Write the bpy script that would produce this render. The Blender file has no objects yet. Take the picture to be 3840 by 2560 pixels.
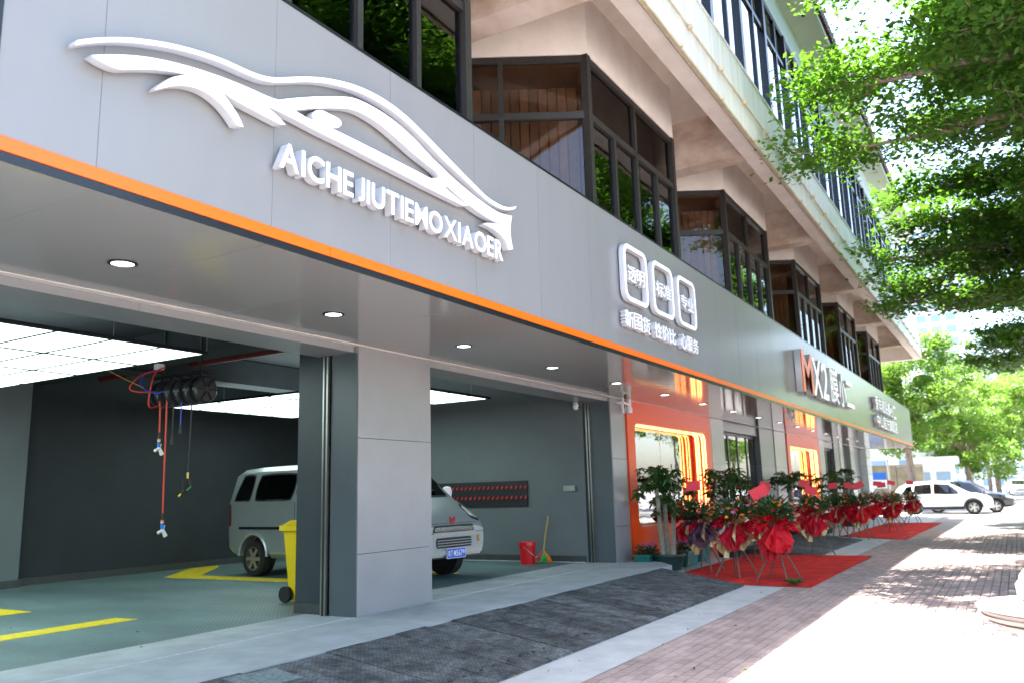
import bpy, bmesh, math, random
import numpy as np
from mathutils import Vector, Matrix
from mathutils.bvhtree import BVHTree
random.seed(7); RNG = np.random.default_rng(11)
PI = math.pi
SC = bpy.context.scene; COL = SC.collection

# ------------------------------------------------------------------ camera
YAW, PITCH, ROLL = math.radians(30.83), math.radians(10.4155), math.radians(-1.578)
fw = Vector((math.cos(PITCH)*math.cos(YAW), math.cos(PITCH)*math.sin(YAW), math.sin(PITCH)))
rt = Vector((math.sin(YAW), -math.cos(YAW), 0)); up = rt.cross(fw)
r2 = rt*math.cos(ROLL)+up*math.sin(ROLL); u2 = up*math.cos(ROLL)-rt*math.sin(ROLL)
cam = bpy.data.objects.new('camera', bpy.data.cameras.new('camera')); COL.objects.link(cam)
cam.matrix_world = Matrix((( r2.x,u2.x,-fw.x,0),(r2.y,u2.y,-fw.y,0),(r2.z,u2.z,-fw.z,1.46),(0,0,0,1)))
cam.data.lens = 28.95; cam.data.sensor_width = 36; cam.data.clip_end = 3000; cam.data.clip_start = .05
cam.data.dof.use_dof = True; cam.data.dof.focus_distance = 8.5; cam.data.dof.aperture_fstop = 1.7
SC.camera = cam
# ------------------------------------------------------------------ sky, sun, exposure
SUNV = Vector((.13, .062, 1)).normalized()          # direction towards the sun
W = bpy.data.worlds.new('World'); SC.world = W; W.use_nodes = True
nt = W.node_tree; bg = nt.nodes['Background']
sky = nt.nodes.new('ShaderNodeTexSky'); sky.sky_type = 'NISHITA'; sky.sun_disc = False
sky.sun_elevation = math.asin(SUNV.z); sky.sun_rotation = math.atan2(SUNV.x, SUNV.y)
sky.air_density = 1.0; sky.dust_density = 2.5; sky.ozone_density = 1.0
nt.links.new(sky.outputs[0], bg.inputs[0]); bg.inputs[1].default_value = .15
sun = bpy.data.objects.new('sun', bpy.data.lights.new('sun', 'SUN')); COL.objects.link(sun)
sun.data.energy = 4.6; sun.data.angle = math.radians(.53); sun.data.color = (1, .96, .9)
sun.rotation_euler = SUNV.to_track_quat('Z', 'Y').to_euler()
vs = SC.view_settings; vs.view_transform = 'Standard'; vs.look = 'None'; vs.exposure = 2.52; vs.gamma = 1; vs.use_curve_mapping = False
SC.cycles.max_bounces = 8; SC.cycles.transparent_max_bounces = 12; SC.cycles.diffuse_bounces = 4
SC.cycles.sample_clamp_indirect = 6; SC.cycles.caustics_reflective = False; SC.cycles.caustics_refractive = False
SC.cycles.use_denoising = True

# ------------------------------------------------------------------ materials
MATS = {}
def mat(name, col, rough=.5, metal=0., noise=0., nscale=6., bump=0., bscale=40., coat=0., emit=None, es=0., spec=.5, stretch=(1,1,1), col2=None, obj=True, rnd=0.):
    m = bpy.data.materials.new(name); m.use_nodes = True; t = m.node_tree; N = t.nodes; L = t.links
    b = N['Principled BSDF']; b.inputs['Roughness'].default_value = rough; b.inputs['Metallic'].default_value = metal
    b.inputs['Specular IOR Level'].default_value = spec; b.inputs['Coat Weight'].default_value = coat; b.inputs['Coat Roughness'].default_value = .04
    b.inputs['Base Color'].default_value = (*col, 1)
    tc = N.new('ShaderNodeTexCoord'); mp = N.new('ShaderNodeMapping'); mp.inputs['Scale'].default_value = stretch
    geo = N.new('ShaderNodeNewGeometry'); L.new(geo.outputs['Position'], mp.inputs[0])
    out = None
    if noise or col2:
        n = N.new('ShaderNodeTexNoise'); n.inputs['Scale'].default_value = nscale; n.inputs['Detail'].default_value = 6; n.inputs['Roughness'].default_value = .62
        L.new(mp.outputs[0], n.inputs['Vector'])
        r = N.new('ShaderNodeValToRGB'); c2 = col2 or tuple(c*(1-noise) for c in col)
        r.color_ramp.elements[0].position = .36; r.color_ramp.elements[0].color = (*c2, 1)
        r.color_ramp.elements[1].position = .64; r.color_ramp.elements[1].color = (*col, 1)
        L.new(n.outputs[0], r.inputs[0]); out = r.outputs[0]
        L.new(out, b.inputs['Base Color'])
    if rnd:
        hs = N.new('ShaderNodeHueSaturation'); oi = N.new('ShaderNodeNewGeometry'); ob = N.new('ShaderNodeObjectInfo')
        ad = N.new('ShaderNodeMath'); ad.operation = 'ADD'; L.new(oi.outputs['Random Per Island'], ad.inputs[0]); L.new(ob.outputs['Random'], ad.inputs[1])
        fr = N.new('ShaderNodeMath'); fr.operation = 'FRACT'; L.new(ad.outputs[0], fr.inputs[0])
        mr = N.new('ShaderNodeMapRange'); mr.inputs[3].default_value = 1-rnd; mr.inputs[4].default_value = 1+rnd; L.new(fr.outputs[0], mr.inputs[0])
        L.new(mr.outputs[0], hs.inputs['Value'])
        if name.startswith('leaf'):
            mh = N.new('ShaderNodeMapRange'); mh.inputs[3].default_value = .465; mh.inputs[4].default_value = .525; ml = N.new('ShaderNodeMath'); ml.operation = 'MULTIPLY'; ml.inputs[1].default_value = 7.31; fr2 = N.new('ShaderNodeMath'); fr2.operation = 'FRACT'
            L.new(fr.outputs[0], ml.inputs[0]); L.new(ml.outputs[0], fr2.inputs[0]); L.new(fr2.outputs[0], mh.inputs[0]); L.new(mh.outputs[0], hs.inputs['Hue'])
        if out: L.new(out, hs.inputs['Color'])
        else: hs.inputs['Color'].default_value = (*col, 1)
        L.new(hs.outputs[0], b.inputs['Base Color'])
    if bump:
        n2 = N.new('ShaderNodeTexNoise'); n2.inputs['Scale'].default_value = bscale; n2.inputs['Detail'].default_value = 4; L.new(mp.outputs[0], n2.inputs['Vector'])
        bp = N.new('ShaderNodeBump'); bp.inputs['Strength'].default_value = bump; bp.inputs['Distance'].default_value = .02
        L.new(n2.outputs[0], bp.inputs['Height']); L.new(bp.outputs[0], b.inputs['Normal'])
    if emit: b.inputs['Emission Color'].default_value = (*emit, 1); b.inputs['Emission Strength'].default_value = es
    MATS[name] = m; return m
def glass(name, tint, refl=.04, rough=0., ior=1.42):
    m = bpy.data.materials.new(name); m.use_nodes = True; t = m.node_tree; N = t.nodes; L = t.links
    N.remove(N['Principled BSDF']); tr = N.new('ShaderNodeBsdfTransparent'); tr.inputs[0].default_value = (*tint, 1)
    gl = N.new('ShaderNodeBsdfGlossy'); gl.inputs['Roughness'].default_value = rough; gl.inputs[0].default_value = (.95,.97,1,1)
    fr = N.new('ShaderNodeFresnel'); fr.inputs[0].default_value = ior
    nz = N.new('ShaderNodeTexNoise'); nz.inputs['Scale'].default_value = 1.3; bp = N.new('ShaderNodeBump'); bp.inputs['Strength'].default_value = .06; bp.inputs['Distance'].default_value = .05
    g2 = N.new('ShaderNodeNewGeometry'); L.new(g2.outputs['Position'], nz.inputs['Vector']); L.new(nz.outputs[0], bp.inputs['Height']); L.new(bp.outputs[0], gl.inputs['Normal'])
    ad = N.new('ShaderNodeMath'); ad.operation = 'ADD'; ad.use_clamp = True; ad.inputs[1].default_value = refl; L.new(fr.outputs[0], ad.inputs[0])
    mx = N.new('ShaderNodeMixShader'); L.new(ad.outputs[0], mx.inputs[0]); L.new(tr.outputs[0], mx.inputs[1]); L.new(gl.outputs[0], mx.inputs[2])
    L.new(mx.outputs[0], N['Material Output'].inputs[0]); MATS[name] = m; return m
def leafmat(name, col, tcol, rnd=.35, tf=.45, rough=.4):
    m = mat(name, col, rough=rough, rnd=rnd, spec=.35); t = m.node_tree; N = t.nodes; L = t.links; b = N['Principled BSDF']
    tl = N.new('ShaderNodeBsdfTranslucent'); tl.inputs[0].default_value = (*tcol, 1)
    mx = N.new('ShaderNodeMixShader'); mx.inputs[0].default_value = tf
    L.new(b.outputs[0], mx.inputs[1]); L.new(tl.outputs[0], mx.inputs[2]); L.new(mx.outputs[0], N['Material Output'].inputs[0]); return m

mat('panel_gray', (.258,.265,.268), rough=.23, spec=.42, noise=.04, nscale=1.6, stretch=(1.5,1.5,.25), bump=.10, bscale=1.3)
mat('soffit_gray', (.36,.345,.33), rough=.10, spec=.6, bump=.03, bscale=1.2)
mat('pillar_gray', (.305,.305,.307), rough=.26, noise=.09, nscale=1.5, bump=.05, bscale=1.5)
mat('dark_panel', (.085,.105,.115), rough=.3, noise=.1, nscale=2)
mat('wing_dark', (.035,.045,.052), rough=.4, noise=.15, nscale=2)
mat('orange_strip', (.95,.16,.004), rough=.3)
mat('portal_orange', (.86,.075,.003), rough=.32, spec=.25)
mat('black_trim', (.012,.014,.018), rough=.25)
mat('black', (.012,.012,.013), rough=.5)
mat('concrete_pink', (.85,.77,.70), rough=.85, noise=.14, nscale=1.6, bump=.25, bscale=12)
mat('concrete_stain', (.80,.69,.62), rough=.9, col2=(.50,.37,.28), nscale=1.1, stretch=(.5,1,1.5), bump=.3, bscale=10)
mat('parapet_white', (.75,.75,.70), rough=.5, noise=.2, nscale=2.2, stretch=(3,3,.25))
mat('cream_trim', (.62,.53,.36), rough=.6, noise=.25, nscale=5)
mat('frame_bronze', (.035,.033,.032), rough=.42, noise=.3, nscale=20)
mat('blind', (.44,.32,.235), rough=.85, noise=.25, nscale=8, rnd=.18)
mat('valance', (.42,.28,.17), rough=.8, noise=.2)
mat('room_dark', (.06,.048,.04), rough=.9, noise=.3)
glass('bronze_glass', (.72,.62,.54), refl=.02)
glass('mirror_glass', (.25,.28,.28), refl=.55)
glass('shop_glass', (.70,.80,.74), refl=.20)
glass('car_glass', (.06,.07,.07), refl=.05)
mat('white_wall', (.72,.72,.69), rough=.8, noise=.08, nscale=2)
mat('white_tile', (.62,.66,.68), rough=.2, noise=.1, nscale=3)
mat('roof_tile', (.16,.04,.035), rough=.6, noise=.4, nscale=9, rnd=.3)
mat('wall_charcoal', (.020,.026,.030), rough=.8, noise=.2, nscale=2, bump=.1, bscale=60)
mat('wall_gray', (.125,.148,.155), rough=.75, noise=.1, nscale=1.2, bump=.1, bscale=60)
mat('baseboard', (.06,.062,.06), rough=.4, noise=.2)
mat('ceiling_dark', (.012,.015,.02), rough=.9, noise=.3)
mat('led', (.9,.95,.95), emit=(.80,1.0,.97), es=.68)
mat('downlight_lens', (.9,.9,.9), emit=(.92,1,1), es=1.6)
mat('neon', (1,.6,.2), emit=(1,.56,.17), es=1.3)
mat('steel', (.45,.44,.42), rough=.3, metal=1., noise=.15)
mat('white_sign', (.9,.9,.91), rough=.35)
mat('sign_face', (.9,.9,.91), rough=.35, emit=(.95,.97,1), es=.07)   # white sign faces, faint emission added to brighten them
mat('sign_side', (.64,.66,.70), rough=.4)
mat('shaded_band', (.45,.42,.41), rough=.35)  # white table's side band, its shade put into the grey colour
mat('white_plastic', (.8,.8,.8), rough=.3)
mat('sign_orange', (.95,.15,.003), rough=.3)
mat('concrete_slab', (.40,.43,.43), rough=.8, noise=.22, nscale=2.4, bump=.12, bscale=70)
mat('concrete_strip', (.46,.47,.47), rough=.85, noise=.2, nscale=3, bump=.2, bscale=60)
mat('white_line', (.6,.6,.62), rough=.7, noise=.3, nscale=14)
mat('rubber', (.052,.057,.059), rough=.75, col2=(.16,.172,.176), nscale=5.5, bump=.9, bscale=90, rnd=.3, spec=.3)
mat('worn_rubber', (.20,.26,.26), rough=.5, col2=(.07,.09,.09), nscale=28, bump=.6, bscale=60)
mat('floor_yellow', (.72,.56,.01), rough=.6, noise=.3, nscale=12)
mat('brick', (.40,.30,.27), rough=.85, noise=.3, nscale=2.2, rnd=.14, bump=.15, bscale=90)
mat('ground', (.34,.315,.30), rough=.9, noise=.25, nscale=1.2)
mat('carpet', (.60,.034,.028), rough=1, noise=.38, nscale=3.5, bump=.6, bscale=9, spec=.1)
mat('bark', (.34,.255,.20), rough=.9, noise=.45, nscale=7, stretch=(1,1,.4), bump=.5, bscale=18)
mat('pale_bark', (.36,.32,.25), rough=.8, noise=.3, nscale=12, bump=.2, bscale=30)
leafmat('leaf', (.060,.150,.018), (.165,.38,.026))
leafmat('leaf_far', (.12,.23,.035), (.26,.45,.05), tf=.4)
leafmat('leaf_glossy', (.035,.10,.022), (.08,.2,.02), rnd=.3, tf=.22, rough=.3)
leafmat('leaf_fern', (.03,.095,.035), (.06,.17,.03), rnd=.3, tf=.25)
leafmat('leaf_dry', (.42,.30,.04), (.3,.2,.03), tf=.2)
mat('paper_red', (.46,.004,.018), rough=.5, noise=.2, nscale=8, spec=.2, bump=.5, bscale=28)
mat('paper_bright', (.62,.008,.016), rough=.5, noise=.2, nscale=8, spec=.2, bump=.5, bscale=28)
mat('paper_gold', (.55,.36,.17), rough=.35, metal=.35, noise=.2)
mat('paper_purple', (.07,.018,.045), rough=.45, noise=.2)
mat('card_red', (.70,.012,.03), rough=.5)
mat('pole_wood', (.16,.115,.085), rough=.7, noise=.3, nscale=20)
for n, c in dict(fl_orange=(.85,.20,.01), fl_pink=(.8,.25,.32), fl_red=(.6,.01,.02), fl_yellow=(.85,.5,.02), fl_magenta=(.55,.09,.4)).items(): mat(n, c, rough=.6)
mat('pot_green', (.015,.045,.04), rough=.4, noise=.2)
mat('pot_teal', (.012,.14,.13), rough=.4, noise=.15)
mat('soil', (.06,.045,.03), rough=1, noise=.4, nscale=40)
mat('van_silver', (.40,.45,.46), rough=.3, metal=.45, coat=.5, noise=.06, nscale=3)
mat('car_white', (.78,.79,.80), rough=.2, coat=.7)
mat('car_dark', (.012,.016,.028), rough=.15, coat=.8)
mat('tyre', (.018,.018,.018), rough=.85, noise=.3, nscale=20)
mat('rim', (.42,.40,.34), rough=.4, metal=.6, noise=.25, nscale=12)
mat('rim_bright', (.6,.6,.6), rough=.25, metal=.7)
mat('lamp_clear', (.62,.62,.55), rough=.1, coat=1)
mat('lamp_red', (.22,.006,.008), rough=.12, coat=1)
mat('lamp_amber', (.6,.28,.04), rough=.15, coat=1)
mat('chrome', (.6,.6,.6), rough=.12, metal=1)
mat('plate_blue', (.01,.11,.62), rough=.4)
mat('bin_yellow', (.80,.56,.005), rough=.4, noise=.06)
mat('bucket_red', (.62,.008,.012), rough=.3)
mat('label_yellow', (.8,.62,.03), rough=.5)
mat('reel_black', (.022,.024,.027), rough=.3)
mat('hose_red', (.62,.05,.025), rough=.45); mat('hose_blue', (.02,.06,.5), rough=.45)
mat('blue_plastic', (.01,.16,.6), rough=.35); mat('orange_plastic', (.85,.22,.02), rough=.35); mat('green_plastic', (.03,.45,.05), rough=.4)
mat('brass', (.6,.42,.12), rough=.3, metal=1)
mat('bamboo', (.55,.33,.10), rough=.6, noise=.25, nscale=30)
mat('pipe_red', (.20,.022,.018), rough=.6, noise=.4)
mat('stone_wall', (.42,.34,.23), rough=.9, noise=.3, nscale=2)
mat('far_white', (.75,.76,.78), rough=.7, noise=.06)
mat('far_window', (.25,.36,.48), rough=.15)
mat('sign_blue', (.01,.16,.65), rough=.4)
mat('emblem_red', (.45,.012,.02), rough=.2, coat=1)
m = MATS['rubber']; N, L = m.node_tree.nodes, m.node_tree.links
g = N.new('ShaderNodeNewGeometry'); ck = N.new('ShaderNodeTexBrick'); ck.inputs['Scale'].default_value = 1.0; ck.offset = .5
ck.inputs['Brick Width'].default_value = .05; ck.inputs['Row Height'].default_value = .022; ck.inputs['Mortar Size'].default_value = .005
ck.inputs['Color1'].default_value = (1.5,1.5,1.5,1); ck.inputs['Color2'].default_value = (.7,.7,.7,1); ck.inputs['Mortar'].default_value = (.55,.55,.55,1)
L.new(g.outputs['Position'], ck.inputs['Vector']); mm = N.new('ShaderNodeMix'); mm.data_type = 'RGBA'; mm.blend_type = 'MULTIPLY'; mm.inputs[0].default_value = 1
b = N['Principled BSDF']; src = b.inputs['Base Color'].links[0].from_socket; L.new(src, mm.inputs[6]); L.new(ck.outputs['Color'], mm.inputs[7]); L.new(mm.outputs[2], b.inputs['Base Color'])
# interior floor: interlocking plastic tiles with fine raised grid
m = mat('floor_tile', (.20,.31,.305), rough=.55, noise=.34, nscale=1.1, stretch=(1,.5,1))
N, L = m.node_tree.nodes, m.node_tree.links
g = N.new('ShaderNodeNewGeometry'); ck = N.new('ShaderNodeTexBrick'); ck.inputs['Scale'].default_value = 1.0
ck.offset = .5; ck.inputs['Brick Width'].default_value = .06; ck.inputs['Row Height'].default_value = .03; ck.inputs['Mortar Size'].default_value = .006
ck.inputs['Color1'].default_value = (1,1,1,1); ck.inputs['Color2'].default_value = (.86,.86,.86,1); ck.inputs['Mortar'].default_value = (.35,.35,.36,1)
L.new(g.outputs['Position'], ck.inputs['Vector'])
mm = N.new('ShaderNodeMix'); mm.data_type = 'RGBA'; mm.blend_type = 'MULTIPLY'; mm.inputs[0].default_value = 1
b = N['Principled BSDF']; src = b.inputs['Base Color'].links[0].from_socket
L.new(src, mm.inputs[6]); L.new(ck.outputs['Color'], mm.inputs[7]); L.new(mm.outputs[2], b.inputs['Base Color'])

# ------------------------------------------------------------------ mesh helpers
class MB:
    def __init__(s): s.v = []; s.f = []
    def add(s, v, f):
        o = len(s.v); s.v += [tuple(p) for p in v]; s.f += [tuple(i+o for i in q) for q in f]; return s
    def box(s, x0, x1, y0, y1, z0, z1):
        return s.add([(x0,y0,z0),(x1,y0,z0),(x1,y1,z0),(x0,y1,z0),(x0,y0,z1),(x1,y0,z1),(x1,y1,z1),(x0,y1,z1)],
              [(0,3,2,1),(4,5,6,7),(0,1,5,4),(1,2,6,5),(2,3,7,6),(3,0,4,7)])
    def bar(s, a, b, w, d, up=(0,0,1)):            # box between two points
        a, b = Vector(a), Vector(b); t = (b-a).normalized(); u = Vector(up)
        if abs(t.dot(u)) > .98: u = Vector((1,0,0))
        p = t.cross(u).normalized()*w/2; q = p.cross(t).normalized()*d/2
        return s.add([a-p-q,a+p-q,a+p+q,a-p+q,b-p-q,b+p-q,b+p+q,b-p+q], [(0,1,2,3),(7,6,5,4),(0,4,5,1),(1,5,6,2),(2,6,7,3),(3,7,4,0)])
    def tube(s, pts, r, n=8, cap=True):
        pts = [Vector(p) for p in pts]; rs = r if hasattr(r, '__len__') else [r]*len(pts); o = len(s.v); prev = None
        for i, p in enumerate(pts):
            t = (pts[min(i+1,len(pts)-1)]-pts[max(i-1,0)]).normalized()
            if prev is None:
                u = Vector((0,0,1)) if abs(t.z) < .9 else Vector((1,0,0)); prev = t.cross(u).normalized()
            prev = (prev-t*prev.dot(t)).normalized(); q = t.cross(prev)
            for k in range(n):
                a = 2*PI*k/n; s.v.append(tuple(p+(prev*math.cos(a)+q*math.sin(a))*rs[i]))
        for i in range(len(pts)-1):
            for k in range(n):
                k2 = (k+1) % n; s.f.append((o+i*n+k, o+i*n+k2, o+(i+1)*n+k2, o+(i+1)*n+k))
        if cap:
            s.f.append(tuple(o+k for k in reversed(range(n)))); e = o+(len(pts)-1)*n; s.f.append(tuple(e+k for k in range(n)))
        return s
    def lathe(s, prof, n=24, c=(0,0,0), axis='z', cap=True):
        o = len(s.v)
        for r, h in prof:
            for k in range(n):
                a = 2*PI*k/n; x, y = r*math.cos(a), r*math.sin(a)
                p = (x,y,h) if axis == 'z' else ((h,x,y) if axis == 'x' else (y,h,x))
                s.v.append((p[0]+c[0], p[1]+c[1], p[2]+c[2]))
        for i in range(len(prof)-1):
            for k in range(n):
                k2 = (k+1) % n; s.f.append((o+i*n+k, o+i*n+k2, o+(i+1)*n+k2, o+(i+1)*n+k))
        if cap:
            s.f.append(tuple(o+k for k in reversed(range(n)))); e = o+(len(prof)-1)*n; s.f.append(tuple(e+k for k in range(n)))
        return s
    def prism(s, poly, a0, a1, plane='xz'):        # extrude a 2D outline along the third axis
        n = len(poly)
        P = (lambda p, a: (p[0],a,p[1])) if plane == 'xz' else ((lambda p, a: (a,p[0],p[1])) if plane == 'yz' else (lambda p, a: (p[0],p[1],a)))
        v = [P(p,a0) for p in poly]+[P(p,a1) for p in poly]
        return s.add(v, [tuple(range(n)), tuple(range(2*n-1,n-1,-1))]+[(i,n+i,n+(i+1)%n,(i+1)%n) for i in range(n)])
    def mesh(s, name, m, smooth=False, fix=True):
        me = bpy.data.meshes.new(name); me.from_pydata(s.v, [], s.f)
        if fix:
            bm = bmesh.new(); bm.from_mesh(me); bmesh.ops.recalc_face_normals(bm, faces=bm.faces); bm.to_mesh(me); bm.free()
        me.materials.append(MATS[m])
        if smooth:
            me.shade_smooth(); me.set_sharp_from_angle(angle=math.radians(38))
        return me
def link(name, me, parent=None, loc=(0,0,0), rot=(0,0,0), scale=(1,1,1)):
    o = bpy.data.objects.new(name, me); COL.objects.link(o)
    if parent: o.parent = parent
    o.location = loc; o.rotation_euler = rot; o.scale = scale; return o
def thing(name, label, cat, loc=(0,0,0), group=None, rz=0):
    o = bpy.data.objects.new(name, None); COL.objects.link(o); o.location = loc; o.rotation_euler = (0,0,rz); o.empty_display_size = .1
    o['label'] = label; o['category'] = cat
    if group: o['group'] = group
    return o
def tag(o, label, cat, group=None):
    o['label'] = label; o['category'] = cat
    if group: o['group'] = group
    return o
def off(parent):                                   # parts are written in world coordinates, stored relative to their thing
    l = Vector((0,0,0)); p = parent
    while p: l += Vector(p.location); p = p.parent
    return -l
def part(name, mb, m, parent, smooth=False, world=True, label=None):
    o = link(name, mb.mesh(name, m, smooth), parent, off(parent) if world else (0,0,0))
    if label: o['label'] = label
    return o
def struct(name, mb, m):
    o = link(name, mb.mesh(name, m)); o['kind'] = 'structure'; return o
def gz(x): return 0. if x < 14 else (-.19*(x-14)/34 if x < 48 else -.19)
def copytree(o, parent=None):
    c = o.copy(); COL.objects.link(c); c.parent = parent
    for ch in o.children: copytree(ch, c)
    return c
def curve_mesh(name, splines, ext, m, offset=0., bevel=0.):
    cu = bpy.data.curves.new(name, 'CURVE'); cu.dimensions = '2D'; cu.fill_mode = 'BOTH'; cu.extrude = ext; cu.offset = offset; cu.bevel_depth = bevel
    for pts in splines:
        sp = cu.splines.new('POLY'); sp.points.add(len(pts)-1); sp.use_cyclic_u = True
        for i, p in enumerate(pts): sp.points[i].co = (p[0], p[1], 0, 1)
    return _conv(cu, name, m)
def _conv(cu, name, m):
    o = bpy.data.objects.new(name, cu); COL.objects.link(o); dg = bpy.context.evaluated_depsgraph_get()
    me = bpy.data.meshes.new_from_object(o.evaluated_get(dg)); bpy.data.objects.remove(o); me.name = name
    me.materials.clear(); me.materials.append(MATS[m])
    if m == 'sign_face':                            # front faces get the added emission, the returns are plain painted metal
        me.materials.append(MATS['sign_side'])
        for p in me.polygons: p.material_index = 0 if p.normal.z > .8 else 1
    return me
_glyph = {}
def glyph(ch, ext, m, bold=.012):                  # unit glyph mesh in the xy plane
    k = (ch, ext, m, bold)
    if k not in _glyph:
        cu = bpy.data.curves.new('letter', 'FONT'); cu.body = ch; cu.size = 1; cu.extrude = ext; cu.offset = bold
        _glyph[k] = _conv(cu, 'letter', m)
    return _glyph[k]
def bounds(me):
    a = np.empty(len(me.vertices)*3); me.vertices.foreach_get('co', a); a = a.reshape(-1,3); return a.min(0), a.max(0)
def put_glyph(ch, x0, x1, z0, z1, y, depth, m, parent, bold=.012, name='letter'):
    """letter standing in the facade plane, front face at y, filling the box x0..x1, z0..z1"""
    me = glyph(ch, .05, m, bold); lo, hi = bounds(me); sx = (x1-x0)/(hi[0]-lo[0]); sz = (z1-z0)/(hi[1]-lo[1]); sd = depth/.1
    o = link(name, me, parent); L0 = off(parent)
    o.rotation_euler = (PI/2,0,0); o.scale = (sx, sz, sd)
    o.location = Vector((x0-lo[0]*sx, y+depth/2, z0-lo[1]*sz))+L0
    return o
def smooth_path(pts, n=6):
    pts = [Vector(p) for p in pts]; out = []
    for i in range(len(pts)-1):
        p0, p1, p2, p3 = pts[max(i-1,0)], pts[i], pts[i+1], pts[min(i+2,len(pts)-1)]
        for k in range(n):
            t = k/n; out.append(.5*((2*p1)+(p2-p0)*t+(2*p0-5*p1+4*p2-p3)*t*t+(3*p1-p0-3*p2+p3)*t**3))
    out.append(pts[-1]); return out
def rrect(x0, x1, z0, z1, r, n=6):
    P = []
    for cx, cz, a in ((x1-r,z1-r,0),(x0+r,z1-r,PI/2),(x0+r,z0+r,PI),(x1-r,z0+r,1.5*PI)):
        for k in range(n+1): P.append((cx+r*math.cos(a+k*PI/2/n), cz+r*math.sin(a+k*PI/2/n)))
    return P

# ================================================================== GROUND AND PAVEMENT
mb = MB(); xs = [-300,-40,14,20,26,32,40,48,70,120,300,1500]
for i in range(len(xs)-1):
    a, b = xs[i], xs[i+1]
    for y0, y1 in ((-800,-30),(-30,30),(30,800)):
        mb.add([(a,y0,gz(a)-.012),(b,y0,gz(b)-.012),(b,y1,gz(b)-.012),(a,y1,gz(a)-.012)], [(0,1,2,3)])
ground = struct('ground', mb, 'ground')
mb = MB()
xs = [-6,14,20,26,32,40,48]
for a, b in zip(xs, xs[1:]): mb.add([(a,3.07,gz(a)),(b,3.07,gz(b)),(b,6.9,gz(b)),(a,6.9,gz(a))], [(0,1,2,3)])
struct('pavement', mb, 'concrete_strip')
# brick paving: each brick a bevelled block; the nearest ones are objects of their own
paving = struct('brick_paving', MB().add([(-2,-6,-.008),(14,-6,-.008),(14,3.068,-.008),(-2,3.068,-.008)], [(0,1,2,3)]), 'ground')
def brick_geo(w, h, t, e=.006):
    return [(0,0,0),(w,0,0),(w,h,0),(0,h,0),(e,e,t),(w-e,e,t),(w-e,h-e,t),(e,h-e,t)], [(4,5,6,7),(0,1,5,4),(1,2,6,5),(2,3,7,6),(3,0,4,7)]
BW, BH = .2, .1
bv, bf = brick_geo(BW-.005, BH-.005, .012); bme = MB().add(bv, bf).mesh('brick', 'brick', fix=False)
cells = []
row = 0; y = 3.06-BH
while y > -2.2:
    x = 3.0+(BW/2 if row % 2 else 0)
    while x < 30: cells.append((x,y)); x += BW
    row += 1; y -= BH
ind = sorted([c for c in cells if 1.4 < c[1]+.1 and c[0] > 5.2 and c[1]/c[0] > .07 and c[1]/c[0] < .5], key=lambda c: c[0]*c[0]+c[1]*c[1])[:300]; si = set(ind)
for c in ind: link('brick', bme, paving, (c[0], c[1], -.006+random.uniform(-.0015,.0015)))
mb = MB()
for c in cells:
    if c in si: continue
    z = gz(c[0])-.006+random.uniform(-.0015,.0015)
    mb.add([(v[0]+c[0], v[1]+c[1], v[2]+z) for v in bv], bf)
o = link('brick', mb.mesh('brick', 'brick', fix=False), paving); o['kind'] = 'stuff'
# threshold slab, white joint, rubber ramps
ZT = .16
slab = struct('threshold_slab', MB().prism([(-6,5.28),(14.05,5.28),(15.1,6.05),(14.95,6.9),(14.6,7.19),(-6,7.19)], -.01, ZT, 'xy'), 'concrete_slab')
part('joint_strip', MB().box(-6,7.222,6.415,6.432,ZT,ZT+.003).box(8.61,14.27,6.415,6.432,ZT,ZT+.003), 'white_line', slab)
def ramp(name, label, x0, x1, y0, y1, z1, w, skew):
    t = thing(name, label, 'ramp', ((x0+x1)/2, y0, gz(x0))); n = round((x1-x0)/w); holes = []
    for i in range(n):
        a = x0+i*(x1-x0)/n; b = a+(x1-x0)/n-.012; dz = random.uniform(-.012,.010); g0 = gz(a)
        sa, sb = skew*i/n, skew*(i+1)/n
        v = [(a,y0,g0+.002),(b,y0,g0+.002),(b+sb,y1,g0+.002),(a+sa,y1,g0+.002),(a,y0+.02,g0+.022),(b,y0+.02,g0+.022),(b+sb,y1-.03,z1+dz),(a+sa,y1-.03,z1+dz),(a+sa,y1,z1+dz-.02),(b+sb,y1,z1+dz-.02)]
        part('ramp_block', MB().add(v, [(0,1,2,3),(0,4,5,1),(4,7,6,5),(6,7,8,9),(8,3,2,9),(0,3,8,7,4),(1,5,6,9,2)]), 'rubber', t)
        for k in (.3,.75):
            cx, cy = a+(b-a)*k, y0+.26; cz = g0+.022+(cy-y0)/(y1-y0)*(z1+dz-.022-g0)*1.02
            holes.append((cx,cy,cz))
    for h in holes: part('bolt_hole', MB().lathe([(.016,0),(.016,.004)], 8, (h[0],h[1],h[2]+.002)), 'black', t)
ramp('rubber_ramp', 'long black rubber ramp of wedge blocks up to the garage threshold', 3.2, 12.75, 3.66, 5.275, .165, .44, .75)
ramp('rubber_ramp', 'short dark rubber ramp between the two red carpets', 18.75, 24.7, 3.75, 5.45, .12, .5, .6)
part('worn_plate', MB().add([(4.35,4.86,.128),(4.82,4.80,.122),(4.86,5.14,.158),(4.4,5.2,.162),(4.35,4.86,.135),(4.82,4.80,.129),(4.86,5.14,.165),(4.4,5.2,.169)], [(0,3,2,1),(4,5,6,7),(0,1,5,4),(1,2,6,5),(2,3,7,6),(3,0,4,7)]), 'worn_rubber', slab)
def carpet(label, poly, z):
    o = link('carpet', MB().prism([(p[0],p[1]) for p in poly], 0, .006, 'xy').mesh('carpet', 'carpet'), None, (0,0,z)); return tag(o, label, 'carpet')
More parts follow.
